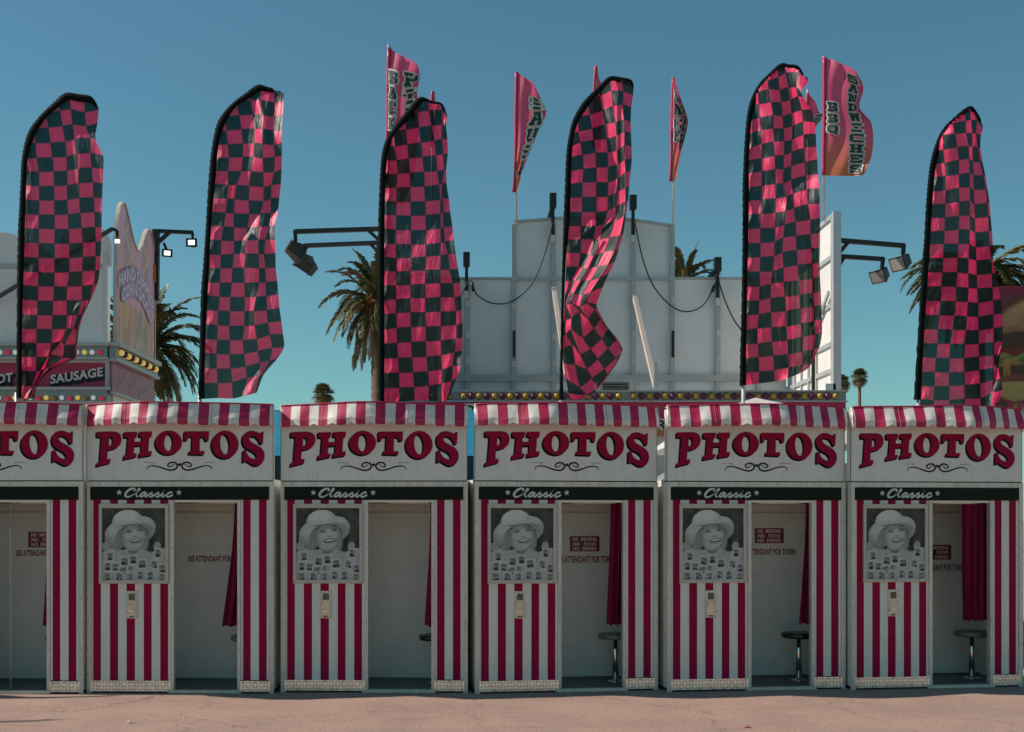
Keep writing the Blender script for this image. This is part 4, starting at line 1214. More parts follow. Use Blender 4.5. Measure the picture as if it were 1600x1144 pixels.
# flag five
r5 = [row(1, [150, 225, 290, 380, 425, 520, 545], [150, 140, 125, 105, 92, 100, 130], 5.5),
      row(2, [180, 235, 303, 380, 432, 520, 586], [230, 222, 205, 178, 150, 150, 205], 5.7),
      row(3, [215, 237, 315, 388, 448, 505, 540], [290, 278, 262, 265, 250, 250, 270], 5.5),
      row(4, [205, 245, 330, 400, 460, 515, 550], [375, 365, 352, 350, 335, 310, 318], 5.5),
      row(5, [190, 250, 345, 408, 470, 540, 603], [475, 458, 442, 445, 428, 405, 402], 5.8),
      row(6, [185, 258, 345, 415, 475, 550, 627], [570, 545, 532, 530, 515, 485, 488], 5.8),
      row(7, [180, 265, 348, 420, 473, 553, 636], [660, 640, 622, 620, 608, 575, 568], 5.9),
      row(8, [172, 265, 355, 418, 470, 555, 640], [750, 738, 720, 715, 695, 665, 655], 5.9),
      row(9, [170, 265, 358, 415, 467, 562, 646], [840, 828, 812, 810, 790, 762, 745], 5.9),
      row(10, [165, 265, 360, 412, 468, 568, 652], [940, 925, 912, 908, 885, 855, 845], 5.9),
      row(11, [168, 260, 360, 436, 480, 575, 660], [1030, 1020, 1012, 1000, 980, 950, 945], 5.9),
      row(12, [168, 258, 358, 430, 487, 582, 664], [1125, 1118, 1112, 1098, 1078, 1052, 1048], 5.85),
      row(13, [165, 255, 358, 422, 497, 598, 666], [35, 30, 25, 5, -15, -28, -38], 5.7, D4),
      row(14, [162, 255, 355, 412, 500, 600, 666], [135, 130, 122, 95, 82, 70, 62], 5.7, D4),
      row(15, [160, 255, 350, 408, 505, 606, 665], [232, 228, 220, 195, 180, 170, 165], 5.65, D4),
      row(16, [160, 252, 340, 415, 513, 612, 663], [330, 328, 325, 300, 282, 272, 265], 5.6, D4),
      row(17, [158, 250, 328, 415, 520, 615, 666], [430, 430, 412, 400, 388, 375, 360], 5.6, D4),
      row(18, [157, 248, 325, 425, 525, 615, 671], [528, 525, 510, 500, 488, 475, 465], 5.6, D4),
      row(19, [155, 245, 328, 430, 530, 622, 675], [628, 620, 608, 598, 580, 567, 560], 5.6, D4),
      row(20, [152, 238, 332, 435, 535, 625, 678], [728, 718, 710, 705, 685, 667, 655], 5.6, D4),
      row(21, [152, 238, 335, 442, 545, 632, 680], [828, 822, 810, 800, 775, 757, 745], 5.6, D4),
      row(22, [150, 243, 345, 448, 545, 622, 662], [925, 915, 905, 895, 878, 862, 845], 5.5, D4),
      row(23, [150, 246, 350, 450, 545, 602, 622], [1022, 1015, 1005, 985, 970, 955, 930], 5.3, D4),
      row([23.85, 23.8, 23.75, 23.7, 23.5, 23.3, 23.2], [150, 246, 355, 440, 520, 575, 604], [1110, 1097, 1082, 1062, 1030, 1000, 965], 5.2, D4)]
def s5(v): return [-.8, -.6, .3, .3, -1, -1] if v < 12 else ([-1, .3, -1, .5, .5, -.8])
o5 = [(115, 2303), (118, 2100), (126, 1800), (132, 1450), (135, 1190), (135, 950), (140, 800), (150, 600), (168, 420), (200, 310), (250, 222), (320, 150), (395, 87), (450, 92), (515, 104), (560, 170)]
i5 = [(155, 2296), (155, 2100), (160, 1800), (166, 1450), (172, 1190), (174, 950), (174, 800), (182, 600), (200, 440), (232, 330), (280, 245), (342, 180), (405, 130), (450, 136), (510, 145), (548, 182)]
feather_flag("checkered flag with a curled tip and white pole showing above the awning", 1130, 80, 12.88, r5, o5, i5, s5, 900, lambda v: .36 if v < 13 else .14)

# flag six
D6 = 1012
r6 = [row(1, [160, 250, 325, 420, 460, 500, 540], [120, 112, 100, 78, 72, 100, 125], 5.6),
      row(2, [215, 290, 345, 435, 472, 512, 553], [230, 215, 190, 170, 165, 172, 225], 5.6),
      row(3, [245, 280, 362, 437, 480, 506, 540], [285, 270, 260, 255, 255, 258, 268], 5.5),
      row(4, [235, 280, 378, 455, 481, 518, 536], [380, 370, 352, 345, 347, 355, 355], 5.4),
      row(5, [225, 290, 388, 458, 484, 535, 549], [468, 460, 440, 432, 450, 455, 445], 5.3),
      row(6, [212, 297, 388, 462, 488, 555, 568], [560, 550, 540, 530, 545, 545, 535], 5.2),
      row(7, [208, 298, 390, 463, 490, 572, 583], [655, 650, 632, 628, 645, 640, 630], 5.2),
      row(8, [203, 297, 390, 465, 495, 585, 598], [748, 740, 728, 722, 745, 735, 728], 5.2),
      row(9, [198, 293, 390, 465, 497, 590, 606], [840, 835, 825, 825, 840, 830, 825], 5.3),
      row(10, [192, 290, 388, 465, 500, 595, 615], [933, 928, 920, 920, 938, 930, 920], 5.3),
      row(11, [188, 285, 386, 460, 505, 600, 622], [1020, 1018, 1015, 1020, 1040, 1030, 1025], 5.3),
      row(12, [182, 280, 380, 455, 508, 612, 624], [105, 102, 100, 105, 118, 110, 105], 5.2, D6),
      row(13, [172, 275, 376, 453, 512, 615, 638], [200, 200, 202, 210, 218, 210, 205], 5.3, D6),
      row(14, [168, 270, 370, 455, 515, 620, 660], [298, 298, 300, 308, 312, 305, 300], 5.5, D6),
      row(15, [160, 262, 367, 450, 520, 623, 676], [395, 397, 400, 405, 410, 395, 385], 5.6, D6),
      row(16, [152, 255, 357, 443, 522, 627, 686], [492, 495, 498, 502, 505, 490, 485], 5.7, D6),
      row(17, [146, 245, 345, 437, 525, 628, 690], [592, 592, 595, 598, 598, 585, 575], 5.7, D6),
      row(18, [140, 242, 330, 430, 525, 630, 687], [688, 690, 692, 695, 692, 680, 670], 5.7, D6),
      row(19, [132, 232, 325, 425, 528, 630, 674], [785, 788, 792, 790, 780, 770, 765], 5.6, D6),
      row(20, [130, 225, 320, 425, 530, 630, 660], [885, 885, 890, 885, 872, 855, 855], 5.6, D6),
      row(21, [126, 220, 322, 428, 535, 625, 672], [982, 985, 982, 975, 965, 940, 935], 5.7, D6),
      row(22, [123, 215, 322, 430, 538, 618, 688], [1075, 1078, 1078, 1070, 1065, 1030, 1010], 5.8, D6),
      row(23, [120, 212, 322, 430, 540, 610, 660], [1170, 1170, 1165, 1160, 1150, 1120, 1090], 5.6, D6)]
o6 = [(80, 2090), (110, 1600), (130, 1262), (141, 1100), (150, 1000), (164, 750), (176, 600), (190, 480), (215, 372), (262, 255), (330, 172), (460, 72), (520, 125), (548, 185)]
i6 = [(124, 2090), (150, 1600), (172, 1262), (183, 1100), (189, 1000), (203, 750), (214, 600), (228, 480), (252, 385), (292, 275), (352, 195), (458, 112), (500, 148), (536, 190)]
feather_flag("checkered flag with a pointed black tip, overlapping the burger banner", 1410, 150, 13.1, r6, o6, i6, lambda v: [-1, -.8, .5, .5, .4, -.6] if v < 18 else [-.5, .3, .3, .3, -1, -1], 900, lambda v: .22 if v < 9 else .03)
# ------------------------------------------------------------------ helpers for the stands behind
def flood(b, at, aim, lit, sz=.30, mk='brownmetal'):
    """box floodlight hanging at `at`, its glass facing `aim`"""
    at = Vector(at); a = Vector(aim).normalized()
    u = Vector((0, 0, 1)); r = a.cross(u).normalized(); w = r.cross(a).normalized()
    def pt(x, y, z): return at + r * x + a * y + w * z
    h = sz / 2
    back = [pt(x * h * .72, -h * .75, z * h * .55) for x, z in ((-1, -1), (1, -1), (1, 1), (-1, 1))]
    front = [pt(x * h * 1.12, h * .75, z * h * .82) for x, z in ((-1, -1), (1, -1), (1, 1), (-1, 1))]
    b.add(back + front, [(0, 3, 2, 1), (0, 1, 5, 4), (1, 2, 6, 5), (2, 3, 7, 6), (3, 0, 4, 7)], mk)
    rim = [pt(x * h * 1.2, h * .78, z * h * .9) for x, z in ((-1, -1), (1, -1), (1, 1), (-1, 1))]
    rim2 = [pt(x * h * 1.2, h * .95, z * h * .9) for x, z in ((-1, -1), (1, -1), (1, 1), (-1, 1))]
    b.add(rim + rim2, [(0, 3, 2, 1), (0, 1, 5, 4), (1, 2, 6, 5), (2, 3, 7, 6), (3, 0, 4, 7)], mk)
    q_ = .70 if lit else 1.0
    gl = [pt(x * h * 1.02 * q_, h * .97, z * h * .74 * q_) for x, z in ((-1, -1), (1, -1), (1, 1), (-1, 1))]
    fr = [pt(x * h * 1.2, h * .952, z * h * .9) for x, z in ((-1, -1), (1, -1), (1, 1), (-1, 1))]
    b.add(fr + gl, [(0, 1, 5, 4), (1, 2, 6, 5), (2, 3, 7, 6), (3, 0, 4, 7)], mk)
    for i in range(5):
        z = -.5 + i * .25
        b.beam(pt(-h * .6, -h * .8, z * h), pt(h * .6, -h * .8, z * h), .012, .04, mk)
    return gl
def flood_part(parent, name, at, aim, lit, sz, top, mk='brownmetal'):
    b = MB(); gl = flood(b, at, aim, lit, sz, mk)
    b.tube([top, Vector(at) + Vector((0, 0, sz * .3))], .022, 'blackmetal', 8)
    o = build(b, name, parent)
    g = MB(); g.add(gl, [(0, 1, 2, 3)], 'lit' if lit else 'lens'); build(g, "lamp_glass", o)
    return o

# ------------------------------------------------------------------ white backed food stand in the middle
YB = 19.5          # boards (backs of signs)
YF = 17.0          # front of the stand
XL, XR = -1.22, 5.03
st = thing("food_stand", "white food stand behind the booths with tall stepped white boards on its roof", "food stand")
b = MB()
def PB(px, py, Y=YB):
    p = P(px, py, Y); return (p.x, p.z)
low = P(0, 437, YB).z; base = P(0, 641, YB).z
# low boards and the tall arched centre, as separate sheets with seams
seams_l = [PB(600, 0)[0], PB(666, 0)[0], PB(731, 0)[0], PB(803, 0)[0]]
for a, c in zip(seams_l[:-1], seams_l[1:]):
    b.box(a + .006, c - .006, YB, YB + .05, base, low, 'board')
seams_r = [PB(1050, 0)[0], PB(1121, 0)[0], PB(1185, 0)[0], XR - .05]
for a, c in zip(seams_r[:-1], seams_r[1:]):
    b.box(a + .006, c - .006, YB, YB + .05, base, low, 'board')
top = [(803, 349), (865, 344), (926, 341), (989, 346), (1050, 355)]
for (xa, ya), (xc, yc) in zip(top[:-1], top[1:]):
    xa2, za = PB(xa, ya); xc2, zc = PB(xc, yc)
    b.prism([(xa2 + .006, base), (xc2 - .006, base), (xc2 - .006, low - .008), (xa2 + .006, low - .008)], YB, YB + .05, 'board')
    b.prism([(xa2 + .006, low + .008), (xc2 - .006, low + .008), (xc2 - .006, zc), (xa2 + .006, za)], YB, YB + .05, 'board')
build(b, "roof_board", st)
b = MB()
# rails and posts on the backs
for px in (731, 803, 865, 926, 989, 1050, 1121, 1185):
    x = PB(px, 0)[0]; zt = low if px in (731, 1121, 1185) else PB(0, 352)[1]
    b.box(x - .035, x + .035, YB - .06, YB - .002, base, zt, 'rail')
for py, xa, xc in ((437, 803, 1050), (589, 600, 1220), (594, 600, 1220)):
    z = P(0, py, YB).z; b.box(PB(xa, 0)[0], PB(xc, 0)[0], YB - .075, YB - .061, z - .025, z + .025, 'rail')
b.box(PB(600, 0)[0], PB(802, 0)[0], YB - .03, YB + .06, low + .002, low + .035, 'rail')
b.box(PB(1051, 0)[0], XR - .05, YB - .03, YB + .06, low + .002, low + .035, 'rail')
for (xa, ya), (xc, yc) in zip(top[:-1], top[1:]):
    pa, pc = P(xa, ya, YB), P(xc, yc, YB)
    b.beam(pa + Vector((0, .01, .02)), pc + Vector((0, .01, .02)), .1, .04, 'rail')
# clips along the posts
for px in (731, 803, 865, 989, 1050, 1121):
    for py in (470, 520, 560):
        p = P(px, py + (px % 7) * 2, YB); b.box(p.x - .03, p.x + .03, YB - .085, YB - .0615, p.z - .05, p.z + .05, 'alu')
for px in (803, 1050):
    p0, p1 = P(px, 518, YB), P(px, 560, YB); b.box(p0.x - .02, p0.x + .02, YB - .11, YB - .086, p1.z, p0.z, 'blackmetal')
build(b, "board_rails", st)
for (x0, y0, x1, y1) in ((865, 450, 885, 585), (989, 453, 1024, 604)):
    b = MB(); b.beam(P(x0, y0, YB - .12), P(x1, y1, YB - 1.2), .065, .05, 'cream'); build(b, "brace", st)
b = MB(); b.beam(P(1024, 566, YB - 1.25), P(1024, 606, YB - 1.25), .06, .06, 'alu')
build(b, "stub_post", st)
# spotlight uprights
for px, y0, y1, d in ((729, 395, 455, 0), (864, 303, 368, -7), (989, 306, 368, 0), (1121, 403, 466, -22)):
    b = MB(); p0 = P(px, y0, YB - .1); p1 = P(px, y1, YB - .1)
    b.beam(p1, p0, .05, .05, 'blackmetal'); b.beam(p0 + Vector((0, 0, .0)), p0 + Vector((0, 0, -.22)), .105, .14, 'blackmetal')
    if d:
        q = P(px + d, y0 + 40, YB + .1); b.beam(p0 + Vector((0, 0, -.18)), q, .05, .05, 'blackmetal')
    b.beam(p1, p1 + Vector((0, 0, -.12)), .06, .06, 'alu')
    build(b, "spotlight_upright", st)
def cable(pts, Y):
    return [P(x, y, Y) for x, y in spline(pts, 6)]
b = MB()
for pts in ([(735, 437), (745, 460), (770, 474), (800, 471), (830, 445), (850, 400), (864, 347)],
            [(992, 346), (1003, 400), (1020, 445), (1045, 475), (1070, 487), (1095, 480), (1110, 460), (1119, 440)],
            [(1123, 440), (1135, 475), (1150, 505), (1172, 530)], [(731, 440), (723, 456), (716, 470)]):
    b = MB(); b.tube(cable(pts, YB - .16), .011, 'cable', 6); build(b, "cable", st)
b = MB(); p = P(737, 441, YB - .16); b.tube([p, P(740, 455, YB - .16)], .03, 'cable', 6)
build(b, "cable_plug", st)
b = MB(); p = P(1116, 447, YB - .16); b.tube([p, P(1113, 456, YB - .16)], .03, 'cable', 6); build(b, "cable_plug", st)
# side panels of the roof sign (right one edge-on to us, sunlit inside; left one mirrored)
def side_panel(X, sgn):
    b = MB(); z_top = P(0, 333, YF).z; zb = P(0, 606, YF).z
    zs2 = P(0, 410, 17.8).z
    t = .03
    b.box(X - t, X + t, YF + .03, YF + .86, zb, z_top, 'boardlit')
    b.box(X - t, X + t, YF + .88, YB + .2, zb, zs2, 'boardlit')
    f = X - sgn * (t + .03)
    x0, x1 = sorted((f, X - sgn * (t + .001)))
    for y in (YF + .05, YF + .84, YF + 1.25, YF + 1.65, YF + 2.05, YF + 2.4):
        b.box(x0, x1, y - .03, y + .03, zb, z_top if y < YF + .9 else zs2, 'rail')
    for z in (zb + .25, zb + .62, P(0, 475, YF).z, P(0, 400, YF).z, z_top - .03):
        b.box(x0 - .002, x1 + .002, YF + .08 + .001, YF + .81 - .001, z - .03, z + .03, 'rail')
    for z in (zb + .25, zb + .62):
        b.box(x0 - .002, x1 + .002, YF + .871, YB, z - .03, z + .03, 'rail')
    b.beam((f - sgn * .02, YF + .1, P(0, 455, YF).z), (f - sgn * .02, YF + .85, P(0, 500, YF).z), .03, .06, 'rail')
    # edge trim
    b.box(X - t - .025, X + t + .025, YF - .03, YF + .029, zb - .05, z_top + .02, 'pole')
    b.box(X - .1 if sgn > 0 else X - .02, X + .02 if sgn > 0 else X + .1, YF + .861, YF + .91, zb, zs2 + .05, 'blackmetal')
    for z in (zb + 1.0, zb + 1.35, zb + 1.9, zb + 2.1):
        b.box(f - .05, f + .05, YF + .92, YF + 1.0, z, z + .05, 'lettergreen')
    return build(b, "side_board", st)
side_panel(XR, 1); side_panel(XL, -1)
# stand body, roof and light strip
b = MB(); zr = P(0, 612, YF).z
b.box(XL, XR + .05, YF + .02, YB + .15, .02, zr - .05, 'white')
b.box(XL - .05, XR + .12, YF - .01, YB + .3, zr - .02, zr + .02, 'rail')
# roof clutter : vent
v0 = P(933, 611, YF + .8); v1 = P(990, 594, YF + .8)
build(b, "stand_body", st)
b = MB(); b.box(v0.x, v1.x, YF + .8, YF + 1.3, zr + .021, v1.z, 'cream'); b.box(v0.x + .08, v1.x - .08, YF + .785, YF + .7995, zr + .06, v1.z - .05, 'wood')
for i in range(4):
    z = zr + .07 + i * .045; b.box(v0.x + .06, v1.x - .06, YF + .77, YF + .7845, z, z + .012, 'strip')
build(b, "roof_vent", st)
b = MB(); b.box(P(1195, 0, YF + .6).x, P(1240, 0, YF + .6).x, YF + .6, YF + .9, zr + .021, zr + .09, 'alu')
build(b, "roof_box", st); b = MB(); b.box(P(1289, 0, YF).x, P(1305, 0, YF).x, YF - .03, YF + .3, zr + .021, zr + .11, 'board'); build(b, "roof_box", st)
z1 = P(0, 612.5, YF - .1).z; z0 = P(0, 626, YF - .1).z
b = MB(); b.box(XL - .08, XR + .1, YF - .10, YF - .012, z0, z1, 'strip')
b.box(XL - .1, XR + .12, YF - .13, YF - .012, z1 + .001, z1 + .02, 'rail'); b.box(XL - .1, XR + .12, YF - .12, YF - .012, z0 - .02, z0 - .001, 'rail')
ls = build(b, "light_strip", st)
n = 0; x = XL + .02
zc = (z0 + z1) / 2
while x < XR:
    k = 'bulb_y' if n % 2 == 0 else 'bulb_p'
    bb = MB(); bb.lathe([(.050, 0), (.050, .012)], 'strip', (0, 0, 0), 12)
    for vv in range(len(bb.v)): bb.v[vv] = (bb.v[vv][0] + x, YF - .1005 - bb.v[vv][2], bb.v[vv][1] + zc)
    bb.sphere((x, YF - .125, zc), .043, k, 10, 6)
    if n not in (9, 31): build(bb, "bulb", ls)
    x += .1065; n += 1
b = MB(); zf = P(0, 655, YF).z
b.box(XL - .08, XR + .1, YF - .09, YF + .018, zf, z0 - .021, 'fascia')
b.box(XL - .06, XR + .02, YF - .08, YF + .018, P(0, 672, YF).z, zf - .001, 'white')
b.box(XL - .06, XR + .02, YF - .07, YF + .018, P(0, 682, YF).z, P(0, 672, YF).z - .001, 'orange')
fs_ = build(b, "fascia", st)
for ch, px, py in (("D", 734.5, 641), ("R", 1035, 664)):
    b = MB()
    p = P(px, py, YF - .095); hh = .14
    put(b, fit(text_mesh(ch, 1, .03), p.x - .06, p.x + .06, p.z - .07, p.z + .07), 'dark', YF - (.0925 if ch == "D" else .0825))
    if ch == "D": b.box(p.x - .08, p.x + .08, YF - .0915, YF - .0902, p.z - .09, p.z + .09, 'white')
    build(b, "lettering", fs_)
# globe lamp on the corner
g = thing("globe_lamp", "small round white lamp on the right corner of the white food stand", "lamp", tuple(P(1316, 620, YF)))
b = MB(); b.sphere((0, 0, 0), .045, 'tent', 16, 10); b.v = [(x, y, z) for x, y, z in b.v]; build(b, "globe", g)
b = MB(); b.tube([(-.16, 0, 0), (-.04, 0, 0)], .015, 'alu', 8); build(b, "bracket", g)
# floodlight arms on the stand
def arm(label, pts, lampat, top, aim, sz=.30):
    t = thing("floodlight", label, "floodlight", tuple(pts[0]))
    o = Vector(pts[0]); b = MB()
    b.beam(Vector((0, 0, 0)), pts[1] - o, .06, .06, 'blackmetal')
    d = (pts[1] - o)
    b.beam(Vector((0, 0, -.28)), d * .22, .045, .045, 'blackmetal')
    b.beam(pts[1] - o + Vector((0, 0, .02)), top - o, .05, .05, 'blackmetal')
    build(b, "bracket", t)
    flood_part(t, "lamp_head", lampat - o, aim, False, sz, top - o)
    return t
arm("upper floodlight arm left of the broad checkered flag", [P(606, 357.5, 17.3), P(461, 362, 17.4)], P(461, 391, 17.4), P(462, 376, 17.4), (.80, .30, -.50), .27)
arm("lower floodlight arm left of the broad checkered flag", [P(606, 379, 18.2), P(476, 384, 18.4)], P(481, 416, 18.4), P(476, 398, 18.4), (-.58, .22, .62), .27)
arm("higher floodlight arm on the right end of the white boards", [P(1302, 375, 17.1), P(1412, 384, 17.4)], P(1410, 409, 17.4), P(1411, 397, 17.4), (-.80, -.42, -.45), .225)
arm("lower floodlight arm on the right end of the white boards", [P(1302, 400, 18.1), P(1380, 405, 18.3)], P(1377, 429, 18.3), P(1378, 419, 18.3), (-.72, -.50, -.50), .215)

# ------------------------------------------------------------------ pink lettered banners on the white stand
def banner(label, Y, pole_px, pole_top, pole_bot, K, cols, fold=.12, lettering=None, orange=True):
    """K: rows of pixel points (x,y) across the cloth; cols: list of (u, letters, v0, v1)"""
    base = P(pole_px, pole_bot, Y)
    t = thing("lettered_banner", label, "banner", tuple(base), 0, "pink lettered banners on the food stand")
    b = MB(); top = P(pole_px, pole_top, Y)
    b.tube([(0, 0, 0), (0, 0, top.z - base.z)], .017, 'alu', 8); build(b, "pole", t)
    A = np.array(K, float); nr, ncol = A.shape[:2]
    G = crgrid(A, 8, 8)
    R_, C_ = G.shape[:2]
    mid = G[:, C_ // 2, :2]; cum = np.concatenate([[0], np.cumsum(np.hypot(*(mid[1:] - mid[:-1]).T))]); cum /= cum[-1]
    def pos(u, v, off=0):
        v = min(max(v, 0), 1)
        fj = float(np.interp(v, cum, np.arange(R_))); fi = min(max(u, 0), 1) * (C_ - 1)
        j = min(int(fj), R_ - 2); i = min(int(fi), C_ - 2); fj -= j; fi -= i
        g_ = (G[j, i] * (1 - fi) + G[j, i + 1] * fi) * (1 - fj) + (G[j + 1, i] * (1 - fi) + G[j + 1, i + 1] * fi) * fj
        dep = fold * math.sin(u * 5.5 + v * 3.0 + 2.4 + .8 * math.sin(v * 7)) * min(1, u * 2) - off
        p = P(g_[0], g_[1], Y + dep)
        return (p.x - base.x, p.y - base.y, p.z - base.z)
    b = MB(); N1, N2 = 30, 44
    vs = [pos(i / N1, j / N2) for j in range(N2 + 1) for i in range(N1 + 1)]
    fs = [(j * (N1 + 1) + i, (j + 1) * (N1 + 1) + i, (j + 1) * (N1 + 1) + i + 1, j * (N1 + 1) + i + 1) for j in range(N2) for i in range(N1)]
    b.add(vs, fs, 'banner', True)
    me = b.mesh("cloth"); uvl = me.uv_layers.new(name="cells")
    for lp in me.loops:
        k = lp.vertex_index; uvl.data[lp.index].uv = ((k % (N1 + 1)) / N1, (k // (N1 + 1)) / N2)
    o = link("cloth", me, t)
    b = MB(); b.tube([pos(0, v / 20) for v in range(21)], .028, 'fascia', 8); build(b, "pole_sleeve", t)
    for u0, u1, letters, v0, v1 in cols:
        L = MB(); n = len(letters); dv = (v1 - v0) / n
        for q, ch in enumerate(letters):
            if ch == ' ': continue
            va, vb = v0 + q * dv + dv * .10, v0 + (q + 1) * dv - dv * .10
            for off, bold, k, g1, g2 in ((.030, .13, 'letterwhite', .10, .14), (.042, .055, 'lettergreen', 0, 0)):
                vf = slab(ch)
                vs2, fs2 = vf
                W = (u1 - u0)
                pts = []
                for x, y in vs2:
                    cxx, cyy = x - .5, y - .5
                    pts.append((u0 + W * (.5 + cxx * (1 + g1 * 2.6) ), va + (vb - va) * (.5 - cyy * (1 + g2 * 2.4))))
                # outline copy: same glyph pushed out in several directions
                if k == 'letterwhite':
                    for dx, dy in ((-1, 0), (1, 0), (0, 1), (0, -1), (.7, .7), (-.7, .7), (.7, -.7), (-.7, -.7)):
                        eps = 4e-4 * (dx + 2 * dy)
                        L.add([pos(u0 + W * (x + dx * .15), va + (vb - va) * (1 - y + dy * .13), off + eps) for x, y in vs2], fs2, k)
                else:
                    L.add([pos(u0 + W * x, va + (vb - va) * (1 - y), off) for x, y in vs2], fs2, k)
        build(L, "lettering", o)
    return t
def rects(*rs):
    vs = []; fs = []
    for r in rs:
        o = len(vs)
        if len(r) == 4 and not isinstance(r[0], tuple):
            x0, y0, x1, y1 = r; q = [(x0, y0), (x1, y0), (x1, y1), (x0, y1)]
        else: q = list(r)
        vs += q; fs.append(tuple(o + i for i in range(len(q))))
    return vs, fs
SL = {
    'B': rects((0, 0, .75, .24), (0, .76, .75, 1), (.12, .24, .40, .76), (.40, .41, .8, .59), (.7, .06, 1, .46), (.68, .54, .96, .94)),
    'Q': rects((.15, .76, .85, 1), (.15, .12, .85, .36), (0, .24, .3, .88), (.7, .24, 1, .88), ((.5, .3), (.75, .36), (1, .02), (.75, -.06))),
    'S': rects((.1, .76, 1, 1), (0, .5, .3, .9), (.1, .4, .9, .62), (.7, .1, 1, .5), (0, 0, .9, .24), (0, .0, .16, .36), (.84, .64, 1, 1)),
    'A': rects(((.38, 1), (.66, 1), (.95, .2), (.66, .2)), ((.36, .98), (.58, .8), (.36, .2), (.08, .2)), (.3, .34, .72, .52), (0, 0, .42, .22), (.58, 0, 1, .22), (.2, .84, .6, 1)),
    'N': rects((.12, .1, .36, .9), (.64, .1, .88, .9), ((.12, 1), (.42, 1), (.88, 0), (.60, 0)), (0, .8, .4, 1), (.6, .8, 1, 1), (0, 0, .48, .2)),
    'D': rects((.1, 0, .38, 1), (0, 0, .7, .22), (0, .78, .7, 1), (.68, .12, 1, .88)),
    'W': rects(((.05, 1), (.3, 1), (.42, 0), (.2, 0)), ((.42, .9), (.58, .9), (.42, 0), (.26, 0)), ((.42, .9), (.58, .9), (.78, 0), (.6, 0)), ((.7, 1), (.95, 1), (.8, 0), (.6, 0)), (0, .82, .4, 1), (.6, .82, 1, 1)),
    'I': rects((.35, .1, .65, .9), (.1, 0, .9, .24), (.1, .76, .9, 1)),
    'C': rects((.15, .76, 1, 1), (.15, 0, 1, .24), (0, .12, .3, .88), (.76, .6, 1, .9)),
    'H': rects((.12, .1, .38, .9), (.62, .1, .88, .9), (.3, .4, .7, .6), (0, 0, .46, .2), (.54, 0, 1, .2), (0, .8, .46, 1), (.54, .8, 1, 1)),
    'E': rects((.12, 0, .4, 1), (0, 0, 1, .24), (0, .76, 1, 1), (.3, .4, .75, .6), (.78, .1, 1, .36), (.78, .64, 1, .9)),
    'P': rects((.12, .1, .4, 1), (0, 0, .55, .22), (0, .78, .75, 1), (.4, .38, .8, .56), (.7, .44, 1, .94)),
    'T': rects((.35, .1, .65, 1), (0, .78, 1, 1), (0, .58, .2, .9), (.8, .58, 1, .9), (.2, 0, .8, .22)),
    'U': rects((.1, .15, .36, .9), (.64, .15, .9, .9), (.2, 0, .8, .24), (0, .8, .45, 1), (.55, .8, 1, 1)),
    'K': rects((.12, .1, .4, .9), (0, 0, .5, .2), (0, .8, .5, 1), ((.4, .45), (.75, 1), (1, 1), (.6, .45)), ((.4, .55), (.6, .55), (1, 0), (.7, 0))),
    'O': rects((.2, .78, .8, 1), (.2, 0, .8, .22), (0, .1, .3, .9), (.7, .1, 1, .9)),
}
def slab(ch): return SL[ch]
banner("tallest pink banner lettered in two columns, half hidden behind the broad checkered flag", 17.05, 607, 70, 600,
       [[(608, 75), (622, 84), (640, 93), (652, 101)], [(607, 110), (622, 113), (640, 116), (656, 119)], [(606, 150), (620, 151), (638, 152), (652, 146)],
        [(606, 190), (618, 190), (636, 190), (655, 186)], [(604, 250), (618, 250), (634, 250), (650, 250)], [(603, 320), (615, 320), (630, 320), (640, 318)]],
       [(.02, .33, "BACK", .10, .50), (.52, .92, "PTA", .09, .46)], .10)
banner("pink banner blown to a triangle, standing on the left corner of the tall board", 19.45, 807, 112, 355,
       [[(807, 113), (816, 118), (828, 126), (834, 131)], [(807, 140), (820, 143), (835, 148), (845, 155)], [(806, 180), (820, 180), (838, 179), (853, 178)],
        [(806, 220), (815, 220), (826, 219), (836, 218)], [(805, 260), (809, 260), (815, 260), (819, 260)], [(803, 300), (804, 301), (806, 301), (808, 300)]],
       [(.50, .95, " SAUSA", .0, .86)], .10)
banner("narrow pink banner wrapped round its pole on the right corner of the tall board", 19.45, 1052, 122, 358,
       [[(1052, 122), (1053, 123), (1054, 124), (1055, 126)], [(1051, 150), (1055, 148), (1060, 152), (1065, 158)], [(1050, 185), (1056, 184), (1068, 182), (1075, 188)],
        [(1050, 215), (1055, 215), (1064, 216), (1070, 216)], [(1050, 245), (1053, 244), (1058, 246), (1062, 245)], [(1048, 283), (1051, 284), (1054, 284), (1056, 281)]],
       [(.22, .60, "BACK", .10, .62), (.62, .98, "SAU", .15, .7)], .22)
banner("pink banner reading SANDWICHES and BBQ above the right end of the white boards", 17.3, 1287, 88, 345,
       [[(1288, 90), (1300, 93), (1316, 100), (1330, 106), (1338, 112)], [(1288, 118), (1302, 120), (1318, 124), (1336, 130), (1349, 137)],
        [(1288, 165), (1302, 166), (1318, 167), (1334, 168), (1343, 168)], [(1288, 190), (1302, 190), (1320, 191), (1340, 191), (1362, 194)],
        [(1287, 235), (1302, 236), (1320, 237), (1340, 238), (1363, 238)], [(1287, 274), (1302, 275), (1320, 275), (1338, 275), (1350, 273)]],
       [(.60, .84, "SANDWICHES", .06, .98), (.10, .36, "BBQ", .34, .64)], .12)
banner("small pink banner corner showing between the curled checkered flag and the BBQ banner", 19.4, 1262, 140, 420,
       [[(1262, 146), (1268, 152), (1274, 158)], [(1261, 165), (1270, 170), (1280, 176)], [(1260, 185), (1272, 184), (1287, 180)], [(1259, 215), (1262, 214), (1266, 210)]],
       [(.55, .92, "E", .42, .70)], .03)
